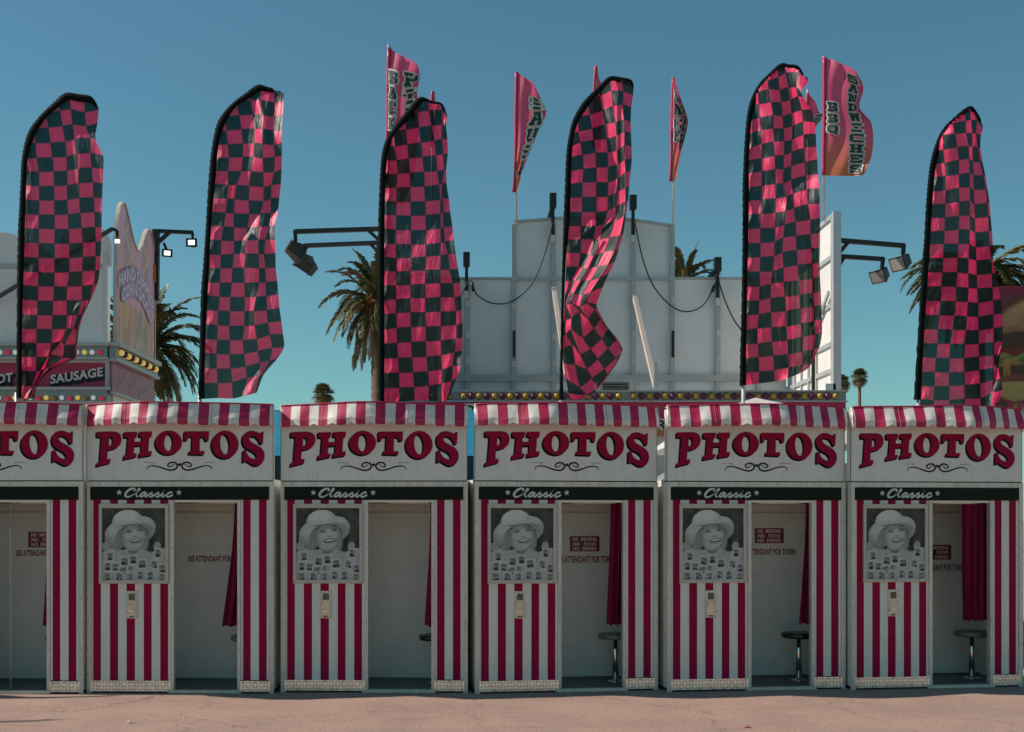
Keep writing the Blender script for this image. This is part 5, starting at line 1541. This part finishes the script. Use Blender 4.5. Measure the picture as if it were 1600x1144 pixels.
banner("pink banner tip just showing above the broad checkered flag", 19.45, 675, 143, 440,
       [[(676, 143), (677, 143), (679, 144)], [(675, 165), (677, 165), (680, 166)], [(675, 230), (676, 230), (678, 230)]], [], .02)
banner("pink banner tip just showing above the twisted checkered flag", 19.45, 931, 103, 345,
       [[(931, 104), (932, 104), (933, 105)], [(930, 118), (933, 120), (936, 123)], [(929, 140), (934, 142), (942, 145)], [(928, 230), (932, 230), (938, 230)]], [], .02)

# ------------------------------------------------------------------ corn dog stand on the left
YC = 17.0; XC = P(173, 0, YC).x
cd = thing("corn_dog_stand", "white corn dog stand with lit bulb strips and a pink cut-out sign on its side", "food stand", (0, 0, 0))
b = MB()
def Pc(px, py, Y=YC): p = P(px, py, Y); return (p.x, p.z)
zb = Pc(0, 540)[1]; zseam = Pc(0, 416)[1]
b.box(-9.5, XC - .05, YC + .02, YC + 2.1, .02, zb, 'white')
b.box(-9.5, XC - .10, YC, YC + .10, zb + .01, zseam - .008, 'board')
arch1 = [Pc(-260, 416)] + [Pc(x, y) for x, y in spline([(-260, 375), (-120, 362), (0, 363), (28, 369), (62, 383), (84, 402)], 4)] + [Pc(86, 415)]
b.prism([(x, z) for x, z in arch1], YC + .001, YC + .10, 'board')
arch2 = [Pc(88, 415)] + [Pc(x, y) for x, y in spline([(88, 400), (96, 372), (110, 360), (140, 357), (157, 357), (165, 363), (170, 372), (172, 386)], 4)] + [Pc(172, 415)]
b.prism([(x, z) for x, z in arch2], YC + .0015, YC + .10, 'board')
build(b, "wall", cd)
b = MB()
b.box(-9.5, XC - .05, YC - .02, YC - .0005, zseam - .035, zseam + .03, 'rail')
b.box(XC - .10, XC - .04, YC - .03, YC + .1, zb + .01, zseam + .2, 'pole')
build(b, "trim", cd)
# upper and lower bulb strips, red menu boards
def strip_front(y0, y1, name, x1=XC - .01, dpt=.12):
    z1, z0 = Pc(0, y0)[1], Pc(0, y1)[1]
    b = MB(); b.box(-9.5, x1, YC - dpt, YC + .02, z0, z1, 'strip')
    b.box(-9.5, x1 + .03, YC - dpt - .05, YC + .02, z1 + .001, z1 + .04, 'rail'); b.box(-9.5, x1 + .01, YC - dpt - .03, YC + .02, z0 - .03, z0 - .001, 'rail')
    return build(b, name, cd), (z0 + z1) / 2
s1, zc1 = strip_front(543, 560, "light_strip")
seq = ['bulb_w', 'bulb_l', 'bulb_w', 'bulb_r']
for i in range(18):
    px = 155.5 - i * 12.0
    p = P(px, 0, YC - .15); bb = MB()
    k = ['bulb_r', 'bulb_w', 'bulb_l', 'bulb_w'][i % 4]
    bb.sphere((p.x, YC - .140, Pc(0, 552.5)[1]), .036, k, 10, 6); build(bb, "bulb", s1)
s2, zc2 = strip_front(611, 628, "light_strip")
for i in range(16):
    px = 158 - i * 12.3
    bb = MB(); p = P(px, 0, YC - .15); k = ['bulb_r', 'bulb_w', 'bulb_y', 'bulb_l'][i % 4]
    bb.sphere((p.x, YC - .145, Pc(0, 624 - (i % 2))[1]), .034, k, 10, 6); build(bb, "bulb", s2)
b = MB(); b.box(-9.5, XC - .06, YC - .06, YC + .015, Pc(0, 608)[1], Pc(0, 568)[1], 'signred')
b.box(-9.5, XC, YC - .045, YC + .014, Pc(0, 610.5)[1], Pc(0, 608)[1] - .001, 'rail')
b.box(-9.5, XC, YC - .07, YC + .014, Pc(0, 568)[1] + .001, Pc(0, 562.5)[1], 'rail')
b.box(XC - .059, XC, YC - .065, YC + .014, Pc(0, 608)[1] + .002, Pc(0, 568)[1] - .002, 'rail')
mb_ = build(b, "menu_board", cd)
b = MB()
def word(b, w, c0, c1, hpx, ktxt, kback, yy, bold=.035):
    """word on the menu board from pixel c0 to c1 along a rising baseline"""
    (xa, ya), (xc, yc) = c0, c1
    pa, pc = P(xa, ya, yy), P(xc, yc, yy)
    vf = text_mesh(w, 1, bold, spacing=1.05)
    vs, fs = vf
    x0 = min(v[0] for v in vs); x1 = max(v[0] for v in vs); z0 = min(v[1] for v in vs); z1 = max(v[1] for v in vs)
    hh = hpx / F * yy
    def mp(x, z, ox=0, oz=0):
        t = (x - x0) / (x1 - x0); q = (z - z0) / (z1 - z0)
        return (pa.x + (pc.x - pa.x) * t + ox, pa.z + (pc.z - pa.z) * t + q * hh + oz)
    for i in range(8):
        a = i * math.pi / 4; r = .026
        b.add([(lambda m: (m[0], yy - .0005 - i * 3e-4, m[1]))(mp(x, z, r * math.cos(a) + .02, r * math.sin(a) - .03)) for x, z in vs], fs, kback)
    b.add([(lambda m: (m[0], yy - .006, m[1]))(mp(x, z)) for x, z in vs], fs, ktxt)
word(b, "SAUSAGE", (79, 600.5), (161, 588), 14.5, 'letterwhite', 'dark', YC - .062)
word(b, "HOT", (-18, 602), (20, 596.5), 14.5, 'letterwhite', 'dark', YC - .062)
build(b, "lettering", mb_)
# side of the stand (faces right) : sign, strip and panel in the plane x = XC
Y2 = 19.15
def yat(px): return XC * F / (px - PX)
def zs_at(px, py): return H - (py - PY) / F * yat(px)
b = MB()
b.box(XC - .05, XC - .001, YC + .12, Y2, .02, zs_at(175, 537), 'white')
build(b, "side_wall", cd)
outline = [(177, 534), (176.5, 470), (177, 400), (178, 360), (180, 335), (183, 321), (187, 315.5), (191, 319), (196, 338), (203, 370), (209, 387), (213, 391),
           (217, 383), (222, 366), (226, 358.5), (230, 359), (233, 368), (236, 385), (238, 410), (238, 480), (237.5, 570)]
polyYZ = [(yat(x), zs_at(x, y)) for x, y in outline]
ysmin, ysmax = min(p[0] for p in polyYZ), max(p[0] for p in polyYZ)
zsmin, zsmax = min(p[1] for p in polyYZ), max(p[1] for p in polyYZ)
def paint_corn(u, v):
    n = vnoise(u, v, 7, 5); n2 = vnoise(u, v, 18, 6)
    col = np.stack([.68 + .1 * n, .36 + .12 * n, .43 + .10 * n], -1)
    col = over(col, blob(u, v, .28, .30, .10, .34, .06, .2), np.array([.50, .33, .32]))
    col = over(col, blob(u, v, .72, .36, .10, .30, -.05, .2), np.array([.48, .32, .32]))
    for cx, ph in ((.30, 0.), (.72, 1.3)):
        d = np.abs(u - (cx + .07 * np.sin(v * 24 + ph)))
        col = over(col, (1 - sm(d, .018, .035)) * (v > .10) * (v < .46), np.array([.62, .48, .30]))
    low = sm(v, .62, .70)
    stripes = .5 + .5 * np.sin(u * 46 + 4 * n)
    c2 = np.stack([.46 + .16 * stripes + .1 * n2, .28 + .10 * stripes + .1 * n2, .20 + .10 * stripes + .08 * n], -1)
    col = col * (1 - low[..., None]) + c2 * low[..., None]
    for cx, cy, c in ((.18, .74, (.60, .40, .12)), (.34, .80, (.58, .30, .16)), (.55, .78, (.30, .30, .20)), (.72, .84, (.28, .30, .18)), (.86, .78, (.55, .32, .30)), (.25, .92, (.5, .3, .14)), (.62, .94, (.5, .40, .40))):
        col = over(col, blob(u, v, cx, cy, .07, .10, .4, .5) * .8, np.array(c))
    return col
poly2 = polyYZ
def keep(u, v): return inside(poly2, ysmin + u * (ysmax - ysmin), zsmax + v * (zsmin - zsmax))
sg = MB(); n = len(polyYZ)
xs0, xs1 = XC + .0, XC + .045
me = painted_mesh("side_sign", 90, 200, paint_corn, lambda a, c: (xs1, ysmin + a * (ysmax - ysmin), zsmax + c * (zsmin - zsmax)), 'print', keep)
so_ = link("side_sign", me, cd)
# smooth thick edge
def edge_strip():
    b = MB(); pl = spline(polyYZ, 3) 
    pl = [tuple(p) for p in pl]
    for (ya, za), (yc, zc) in zip(pl[:-1], pl[1:]):
        b.add([(xs0, ya, za), (xs1 + .012, ya, za), (xs1 + .012, yc, zc), (xs0, yc, zc)], [(0, 1, 2, 3)], 'cream')
    # lip over the jagged rim
    m_ = len(pl); cy = sum(p[0] for p in pl) / m_
    for (ya, za), (yc, zc) in zip(pl[:-1], pl[1:]):
        dy, dz = yc - ya, zc - za; L = math.hypot(dy, dz) or 1
        ny, nz = dz / L * .035, -dy / L * .035
        b.add([(xs1 + .012, ya, za), (xs1 + .012, ya + ny, za + nz), (xs1 + .012, yc + ny, zc + nz), (xs1 + .012, yc, zc)], [(0, 1, 2, 3)], 'cream')
    b.add([(xs0 + .002, y, z) for y, z in pl], [tuple(range(len(pl)))], 'cream')
    return build(b, "sign_edge", so_)
edge_strip()
def side_word(b, w, path, h0, h1, ktxt, kback, X, bold=.02, arch=0):
    (xa, ya), (xc, yc) = path
    vs, fs = text_mesh(w, 1, bold, spacing=1.0)
    x0 = min(v[0] for v in vs); x1 = max(v[0] for v in vs); z0 = min(v[1] for v in vs); z1 = max(v[1] for v in vs)
    ya_, yc_ = yat(xa), yat(xc); za, zc = zs_at(xa, ya), zs_at(xc, yc)
    sc = yat(xa) / F
    def mp(x, z):
        t = (x - x0) / (x1 - x0); q = (z - z0) / (z1 - z0)
        h = (h0 + (h1 - h0) * t) * sc
        return (ya_ + (yc_ - ya_) * t, za + (zc - za) * t + q * h + arch * math.sin(math.pi * t))
    if kback:
        for i in range(8):
            a = i * math.pi / 4; r = .045
            b.add([(lambda m: (X + i * 3e-4, m[0] + r * 1.3 * math.cos(a), m[1] + r * math.sin(a)))(mp(x, z)) for x, z in vs], fs, kback)
    b.add([(lambda m: (X + .006, m[0], m[1]))(mp(x, z)) for x, z in vs], fs, ktxt)
b = MB()
side_word(b, "HAND DIPPED", ((179, 449), (233, 487)), 19, 19, 'purplewhite', 'purpleoutline', xs1 + .014, .02, .26)
side_word(b, "CORN DOGS", ((184, 471), (230, 506)), 19, 19, 'purplewhite', 'purpleoutline', xs1 + .014, .02, .24)
build(b, "lettering", so_)
b = MB()
# side bulb strip under the sign and lower side panel
def sbox(b, ya, yb, zt_a, zt_b, zb_a, zb_b, x0, x1, k):
    vs = [(x0, ya, zb_a), (x0, ya, zt_a), (x0, yb, zt_b), (x0, yb, zb_b), (x1, ya, zb_a), (x1, ya, zt_a), (x1, yb, zt_b), (x1, yb, zb_b)]
    b.add(vs, [(0, 3, 2, 1), (4, 5, 6, 7), (0, 1, 5, 4), (1, 2, 6, 5), (2, 3, 7, 6), (3, 0, 4, 7)], k)
zt = Pc(0, 540)[1]; zl = Pc(0, 561)[1]
b.box(XC, XC + .16, YC - .1, Y2, zt - .02, zt + .04, 'rail'); b.box(XC, XC + .10, YC - .08, Y2, zl, zt - .021, 'strip'); b.box(XC, XC + .13, YC - .09, Y2, zl - .04, zl - .001, 'rail')
s3 = build(b, "light_strip", cd)
for i in range(11):
    bb = MB(); y = YC + .08 + i * .185
    bb.sphere((XC + .125, y, (zt + zl) / 2), .045, 'bulb_l' if i % 2 == 0 else 'bulb_p', 10, 6); build(bb, "bulb", s3)
b = MB(); b.box(XC, XC + .04, YC - .06, Y2, Pc(0, 612)[1], zl - .045, 'pinkpanel'); b.box(XC, XC + .06, YC - .07, Y2, Pc(0, 616)[1], Pc(0, 612)[1] - .001, 'rail')
sp_ = build(b, "side_panel", cd)
b = MB(); X = XC + .042
side_word(b, "ZUCCHINI", ((178, 606), (195, 592)), 11, 10, 'greytxt', None, X, .01)
side_word(b, "BURGERS", ((197, 614), (212, 602)), 11, 10, 'greytxt', None, X, .01)
side_word(b, "ONION RINGS", ((212, 622), (231, 610)), 9, 9, 'greytxt', None, X, .01)
build(b, "lettering", sp_)
# floodlight mast of the corn dog stand
t = thing("floodlight_mast", "black floodlight mast with two lit lamps beside the corn dog sign", "floodlight", tuple(P(243, 440, 19.2)))
o = Vector(t.location); b = MB()
b.beam(P(243, 470, 19.2) - o, P(244, 359, 19.2) - o, .10, .10, 'blackmetal')
b.beam(P(242, 361, 19.2) - o, P(302, 363.5, 19.25) - o, .055, .055, 'blackmetal')
b.beam(P(245, 381, 19.2) - o, P(266, 362, 19.2) - o, .055, .055, 'blackmetal')
build(b, "mast", t)
b = MB(); b.box(-.09, .02, -.12, .06, P(0, 442, 19.2).z - o.z, P(0, 416, 19.2).z - o.z, 'orange'); build(b, "junction_box", t)
flood_part(t, "lamp_head", P(301, 380, 19.25) - o, (-.05, -1, -.08), True, .145, P(301, 364, 19.25) - o, 'blackmetal')
flood_part(t, "lamp_head", P(260.5, 395, 19.25) - o, (.38, -1, -.30), True, .135, P(256, 380, 19.25) - o, 'blackmetal')
t = thing("floodlight", "long dark arm with one lit floodlight crossing the corn dog stand's white wall", "floodlight", tuple(P(-75, 507, 16.99)))
o = Vector(t.location); b = MB()
b.beam(P(-75, 507, 16.99) - o, P(176, 357.5, 16.6) - o, .045, .045, 'blackmetal'); b.beam(P(176, 357.5, 16.6) - o, P(183, 361, 16.6) - o, .04, .04, 'blackmetal')
build(b, "bracket", t)
flood_part(t, "lamp_head", P(183.5, 377, 16.6) - o, (.25, -1, -.25), True, .095, P(183, 361, 16.6) - o, 'cream')

# ------------------------------------------------------------------ palms
def frond(b, o, az, el, L, droop, k, rnd, nleaf=42, wid=.56, curl=0):
    o = Vector(o); d0 = Vector((math.cos(az) * math.cos(el), math.sin(az) * math.cos(el), math.sin(el)))
    pts = []; p = o.copy(); d = d0.copy(); n = 22
    for i in range(n + 1):
        pts.append(p.copy()); d = (d + Vector((0, 0, -droop / n * (0.6 + 1.2 * i / n)))).normalized(); p = p + d * (L / n)
    b.tube(pts[::2], [.055 * (1 - .85 * i / (len(pts[::2]) - 1)) for i in range(len(pts[::2]))], k, 5)
    for q in range(nleaf):
        t = .16 + .84 * q / (nleaf - 1); f = t * n; i = min(int(f), n - 1)
        c = pts[i].lerp(pts[i + 1], f - i); tan = (pts[i + 1] - pts[i]).normalized()
        side = tan.cross(Vector((0, 0, 1)))
        if side.length < .1: side = Vector((1, 0, 0))
        side.normalize(); up = side.cross(tan)
        ll = wid * L * .30 * (math.sin(math.pi * min(1, (t * .82 + .14))) ** .7) * rnd.uniform(.8, 1.1)
        for sg in (-1, 1):
            dirv = (side * sg * .72 + tan * .75 + up * rnd.uniform(-.05, .30)).normalized()
            e = c + dirv * ll + Vector((0, 0, -ll * rnd.uniform(.15, .42)))
            w = tan * .052 + up * .016
            m_ = c.lerp(e, .5) + Vector((0, 0, ll * .06))
            b.add([c - w * .6, c + w * .6, m_ + w, e, m_ - w], [(0, 1, 2, 3, 4)], k)
def date_palm(label, px, py, Y, L, seed, n=70, dead=22, fruit=True, elmax=82, group="date palms behind the stands"):
    c = P(px, py, Y); rnd = random.Random(seed)
    t = thing("date_palm", label, "palm tree", (c.x, Y, 0), 0, group)
    b = MB(); rings = []
    zt = c.z
    prof = []
    for i in range(60):
        z = zt * i / 59; r = .36 + .08 * math.exp(-z / 1.0) + (.045 if i % 2 else 0)
        prof.append((r, z))
    prof.append((.5, zt + .05)); prof.append((.62, zt + .35)); prof.append((.3, zt + .9))
    b.lathe(prof, 'bark', (0, 0, 0), 14)
    build(b, "trunk", t)
    b = MB()
    for i in range(n):
        f = i / n; az = i * 2.39996 + rnd.uniform(-.2, .2)
        el = R(elmax) - f * R(30 + elmax) + rnd.uniform(-.12, .12)
        k = 'leaf1' if f < .55 else rnd.choice(('leaf1', 'leaf2', 'leaf2'))
        if rnd.random() < .2: k = 'leaf2'
        frond(b, (.25 * math.cos(az), .25 * math.sin(az), zt + .55), az, el, L * rnd.uniform(.85, 1.05) * (1 - .12 * f), 1.15 + .75 * rnd.random() + .3 * f, k, rnd)
    for i in range(dead):
        az = i * 2.39996 * 1.7 + rnd.uniform(-.3, .3)
        frond(b, (.3 * math.cos(az), .3 * math.sin(az), zt + .2), az, R(rnd.uniform(-45, -8)), L * rnd.uniform(.8, 1.1), 2.6 + rnd.random(), rnd.choice(('leaf3', 'leaf3', 'leaf2')), rnd, 28, .34)
    build(b, "crown", t)
    if fruit:
        b = MB()
        for i in range(9):
            az = i * .7 + .2; r = .75 + .2 * rnd.random()
            cc = (r * math.cos(az), r * math.sin(az), zt + .35 + .3 * rnd.random())
            for q in range(46):
                b.sphere((cc[0] + rnd.gauss(0, .17), cc[1] + rnd.gauss(0, .17), cc[2] + rnd.gauss(0, .2)), .05, 'fruit', 5, 3)
        build(b, "fruit", t)
    return t
date_palm("date palm with orange fruit and hanging brown fronds, left of the broad checkered flag", 592, 492, 60, 3.2, 3)
date_palm("dark green date palm right behind the corn dog sign", 224, 566, 52, 3.2, 8, 78, 8, False)
date_palm("date palm behind the checkered flag at the right end", 1522, 452, 45, 2.75, 12, 74, 10, False, 48)
date_palm("date palm whose top just clears the right side of the white boards", 1070, 455, 62, 2.1, 21, 40, 4, False)
def fan_palm(label, px, py, Y, Rr, seed):
    c = P(px, py, Y); rnd = random.Random(seed)
    t = thing("fan_palm", label, "palm tree", (c.x, Y, 0), 0, "tall fan palms far behind")
    b = MB(); zt = c.z
    b.lathe([(.42, 0), (.28, 2), (.22, zt * .6), (.20, zt - .2), (.12, zt)], 'bark', (0, 0, 0), 10); build(b, "trunk", t)
    b = MB()
    for i in range(64):
        f = i / 64; az = i * 2.39996; el = R(80) - f * R(165) + rnd.uniform(-.2, .2)
        d = Vector((math.cos(az) * math.cos(el), math.sin(az) * math.cos(el), math.sin(el)))
        k = rnd.choice(('leaf1', 'leaf2')) if f < .5 else ('leaf2' if f < .75 else 'leaf3')
        o_ = Vector((0, 0, zt)); st_ = Rr * rnd.uniform(.35, .55); cc = o_ + d * st_
        b.tube([o_, cc], .02, k, 4)
        sd_ = d.cross(Vector((0, 0, 1))); sd_ = sd_.normalized() if sd_.length > .1 else Vector((1, 0, 0)); up = sd_.cross(d)
        fr = Rr * rnd.uniform(.48, .62)
        for s in range(11):
            a = R(-105 + 210 * s / 10)
            dd = d * math.cos(a) + sd_ * math.sin(a) + up * .15
            e = cc + dd * fr + Vector((0, 0, -fr * .35)); w = (sd_ * math.cos(a) - d * math.sin(a)) * fr * .085
            m_ = cc + dd * fr * .55
            b.add([cc, m_ + w, e, m_ - w], [(0, 1, 2, 3)], k)
    build(b, "crown", t)
fan_palm("fan palm right of the white boards, its thin trunk clear against the sky", 1343, 589, 150, 1.30, 2)
fan_palm("fan palm half hidden by the right edge of the white boards", 1315, 599, 165, 1.45, 5)
fan_palm("stubby fan palm top above the third booth from the left", 505, 615, 120, 1.35, 7)

# ------------------------------------------------------------------ burger banner on the right
YG = 19.0
bb_ = thing("burger_banner", "large banner picturing a burger, behind the checkered flag at the right end", "banner", tuple(P(1660, 812, YG)))
o = Vector(bb_.location)
a0 = P(1556, 449, YG) - o; a1 = P(1790, 668, YG) - o
def paint_burger(u, v):
    X = u * 234; Y = v * 219; n = vnoise(u, v, 9, 9); n2 = vnoise(u, v, 40, 10)
    col = np.stack([.14 + .05 * n, .03 + .02 * n, .03 + .02 * n], -1)
    B = lambda cx, cy, rx, ry, rot=0, s=.06: blob(X, Y, cx, cy, rx, ry, rot, s)
    wav = 3 * np.sin(X * .16) + 2 * np.sin(X * .31 + 1)
    # bun top
    m = B(118, 66, 118, 58) * (Y < 66 + wav)
    col = over(col, m, np.stack([.40 + .18 * n - .004 * np.maximum(0, Y - 30), .24 + .10 * n - .003 * np.maximum(0, Y - 30), .09 + .04 * n], -1))
    seeds = (vnoise(u, v, 48, 12) > .83) * m * (Y < 48); col = over(col, seeds * 1., np.array([.58, .46, .26]))
    def band(y0, y1, c, a=3, f=.12, ph=0, x0=4, x1=232):
        nonlocal col
        w = a * np.sin(X * f + ph)
        k = sm(Y, y0 + w - 2, y0 + w + 2) * (1 - sm(Y, y1 + w - 2, y1 + w + 2)) * (X > x0) * (X < x1)
        col = over(col, k, np.stack([c[0] * (.75 + .5 * n), c[1] * (.75 + .5 * n2), c[2] * (.75 + .5 * n)], -1))
    band(62, 74, (.30, .16, .05), 2, .2); band(70, 96, (.075, .035, .02), 2, .09, 1)
    band(94, 108, (.22, .03, .02), 2, .11); band(106, 112, (.36, .30, .12), 3, .2, 2); band(110, 120, (.13, .18, .04), 4, .25); band(116, 124, (.38, .22, .05), 5, .14, 1)
    band(122, 140, (.085, .04, .025), 2, .1)
    drip = (np.abs((X % 34) - 17) < 5) * (Y > 110) * (Y < 138 + 8 * np.sin(X)); col = over(col, drip * .8, np.array([.45, .25, .05]))
    band(138, 150, (.24, .06, .04), 3, .15)
    m = B(118, 160, 116, 30) * (Y > 148); col = over(col, m, np.stack([.40 + .15 * n, .30 + .1 * n, .10 + .04 * n], -1))
    band(178, 222, (.07, .055, .02), 2, .1)
    for i in range(16):
        cx = 6 + i * 15; col = over(col, B(cx, 195 + 7 * math.sin(i * 2.1), 9, 10, i, .3), np.array(((.10, .14, .03), (.26, .05, .04), (.32, .20, .06))[i % 3]))
    col = over(col, B(22, 192, 5, 16), np.array([.38, .03, .06])); col = over(col, B(37, 190, 4, 16), np.array([.40, .04, .09]))
    top = 1 - sm(Y, 10, 12); col = over(col, top, np.array([.24, .012, .05]))
    return col
me = painted_mesh("banner_face", 150, 130, paint_burger, lambda a, c: (a0.x + a * (a1.x - a0.x), 0, a0.z + c * (a1.z - a0.z)), 'print')
link("banner_face", me, bb_)
b = MB(); b.box(a0.x - .02, a1.x + .02, .004, .08, a1.z - .02, a0.z + .02, 'signred')
for x in (a0.x + .3, a1.x - .3): b.box(x - .05, x + .05, .09, .17, -o.z + .01, a0.z, 'alu')
build(b, "banner_frame", bb_)

# ------------------------------------------------------------------ things glimpsed through the gaps
t = thing("canopy", "blue and teal canopy glimpsed in the gaps beside the third booth", "canopy", (-1.6, 15.2, 0))
x0, x1 = P(300, 0, 14.6).x + 1.6, P(742, 0, 14.6).x + 1.6
zv = P(0, 712, 14.5).z; zt = P(0, 641, 16.6).z
b = MB(); b.add([(x0, -.7, zv), (x1, -.7, zv), (x1, 1.4, zt), (x0, 1.4, zt)], [(0, 1, 2, 3)], 'bluetarp')
b.add([(x0, 1.4, zt), (x1, 1.4, zt), (x1, 2.3, zv), (x0, 2.3, zv)], [(0, 1, 2, 3)], 'bluetarp'); build(b, "roof_cloth", t)
b = MB(); b.box(x0, x1, -.715, -.702, P(0, 752, 14.5).z, zv - .002, 'tealtarp'); build(b, "valance", t)
b = MB()
for x in (x0 + .05, x1 - .05):
    for y in (-.68, 2.25): b.box(x - .025, x + .025, y - .025, y + .025, 0.01, zv - .004, 'alu')
build(b, "legs", t)
for i, (z, k, lab) in enumerate(((1.45, 'crate1', "red crate topmost in the stack glimpsed between the third and fourth booths"), (1.0, 'crate2', "black crate in the middle of the stack between the third and fourth booths"),
                            (.5, 'crate1', "red crate low in the stack between the third and fourth booths"), (.0, 'crate2', "black crate at the foot of the stack between third and fourth booths"))):
    h = .42
    b = MB(); X0, X1, Y0, Y1 = -.35, .35, -.25, .25
    b.box(X0, X1, Y0, Y1, 0, .03, k)
    for (xa, xb, ya, yb) in ((X0, X1, Y0, Y0 + .03), (X0, X1, Y1 - .03, Y1), (X0, X0 + .03, Y0 + .031, Y1 - .031), (X1 - .03, X1, Y0 + .031, Y1 - .031)):
        b.box(xa, xb, ya, yb, .031, h, k)
    b.box(X0 - .015, X1 + .015, Y0 - .015, Y0 - .001, h - .06, h, k); b.box(X0 + .22, X1 - .22, Y0 - .006, Y0 - .0005, h - .22, h - .1, 'greytxt')
    ob = build(b, "crate"); ob.location = (-.02, 13.9, z + .02); tag(ob, lab, "crate", "crates stacked behind the booths")
# parked van
t = thing("parked_van", "pale parked van glimpsed in the gap beside the fifth booth", "van", (3.2, 15.6, 0), R(4))
b = MB()
prof = [(-2.2, .35), (2.2, .35), (2.25, .9), (1.95, 1.15), (1.35, 1.25), (.75, 2.15), (.5, 2.3), (-2.1, 2.3), (-2.25, 1.9)]
b.prism([(-x, z) for x, z in reversed(prof)], -.9, .9, 'carpaint'); build(b, "body", t)
b = MB(); b.add([(-1.27, -.905, 1.32), (-.72, -.905, 2.1), (-.1, -.905, 2.1), (-.1, -.905, 1.32)], [(0, 3, 2, 1)], 'glass')
b.add([(-1.38, -.75, 1.28), (-.79, -.75, 2.13), (-.79, .75, 2.13), (-1.38, .75, 1.28)], [(0, 1, 2, 3)], 'glass'); build(b, "window", t)
for x in (-1.45, 1.45):
    for y in (-.86, .86):
        b = MB(); b.lathe([(.2, -.09), (.34, -.09), (.36, -.05), (.36, .05), (.34, .09), (.2, .09)], 'rubber', (0, 0, 0), 24)
        b.v = [(vx + x, vz + y, vy + .37) for vx, vy, vz in b.v]; w = build(b, "wheel", t)
# white tent peak
pk = P(1180, 621.5, 14.6)
t = thing("pop_up_tent", "white tent whose peak shows over the fifth booth's awning", "tent", (pk.x, 14.6, 0))
b = MB(); hw = 1.15; ze = pk.z - .62
prof = [(0, pk.z), (.25, pk.z - .10), (.7, pk.z - .36), (1, ze)]
for i in range(3):
    (f0, za), (f1, zc) = prof[i], prof[i + 1]
    for sx, sy in ((1, 0), (0, 1), (-1, 0), (0, -1)):
        def c(f, z, sgn):
            if sx: return (sx * f * hw, sgn * f * hw, z)
            return (sgn * f * hw, sy * f * hw, z)
        b.add([c(f0, za, -1), c(f0, za, 1), c(f1, zc, 1), c(f1, zc, -1)], [(0, 1, 2, 3)], 'tent')
build(b, "canopy_cloth", t)
b = MB()
for sx in (-1, 1):
    for sy in (-1, 1): b.box(sx * (hw - .04) - .02, sx * (hw - .04) + .02, sy * (hw - .04) - .02, sy * (hw - .04) + .02, .01, ze, 'alu')
build(b, "legs", t)
# litter
def scrap(label, px, py, k, s, seed):
    Y = H * F / (py - PY); rnd = random.Random(seed); b = MB()
    pts = [(s * math.cos(a) * rnd.uniform(.5, 1), s * .9 * math.sin(a) * rnd.uniform(.5, 1), .006 + rnd.random() * .012) for a in [i * .9 for i in range(7)]]
    b.add(pts + [(0, 0, .022)], [(i, (i + 1) % 7, 7) for i in range(7)], k)
    o = build(b, "paper_scrap"); o.location = (P(px, py, Y).x, Y, .001); tag(o, label, "litter", "scraps on the asphalt")
scrap("crumpled pink paper scrap on the asphalt in front of the fifth booth", 1166, 1137, 'pinkpaper', .045, 1)
scrap("pale flat scrap on the asphalt in front of the second booth", 203, 1130, 'paper', .035, 2)
# unseen shade casters added left of the frame

# two flag copies, made up to throw shade across the asphalt at the left
src = [o for o in C.objects if o.name == "feather_flag.001"][0]
for q, (x, y) in enumerate(((-11.1, 9.98), (-11.0, 11.35))):
    c = src.copy(); C.objects.link(c); c.location = (x, y, 0); c.rotation_euler = (0, 0, .38)
    c["label"] = ("unseen checkered flag added left of the frame to cast shade, nearest to the camera", "unseen checkered flag added left of the frame to cast shade, level with the booth fronts")[q]
    for ch in list(src.children):
        d = ch.copy(); C.objects.link(d); d.parent = c
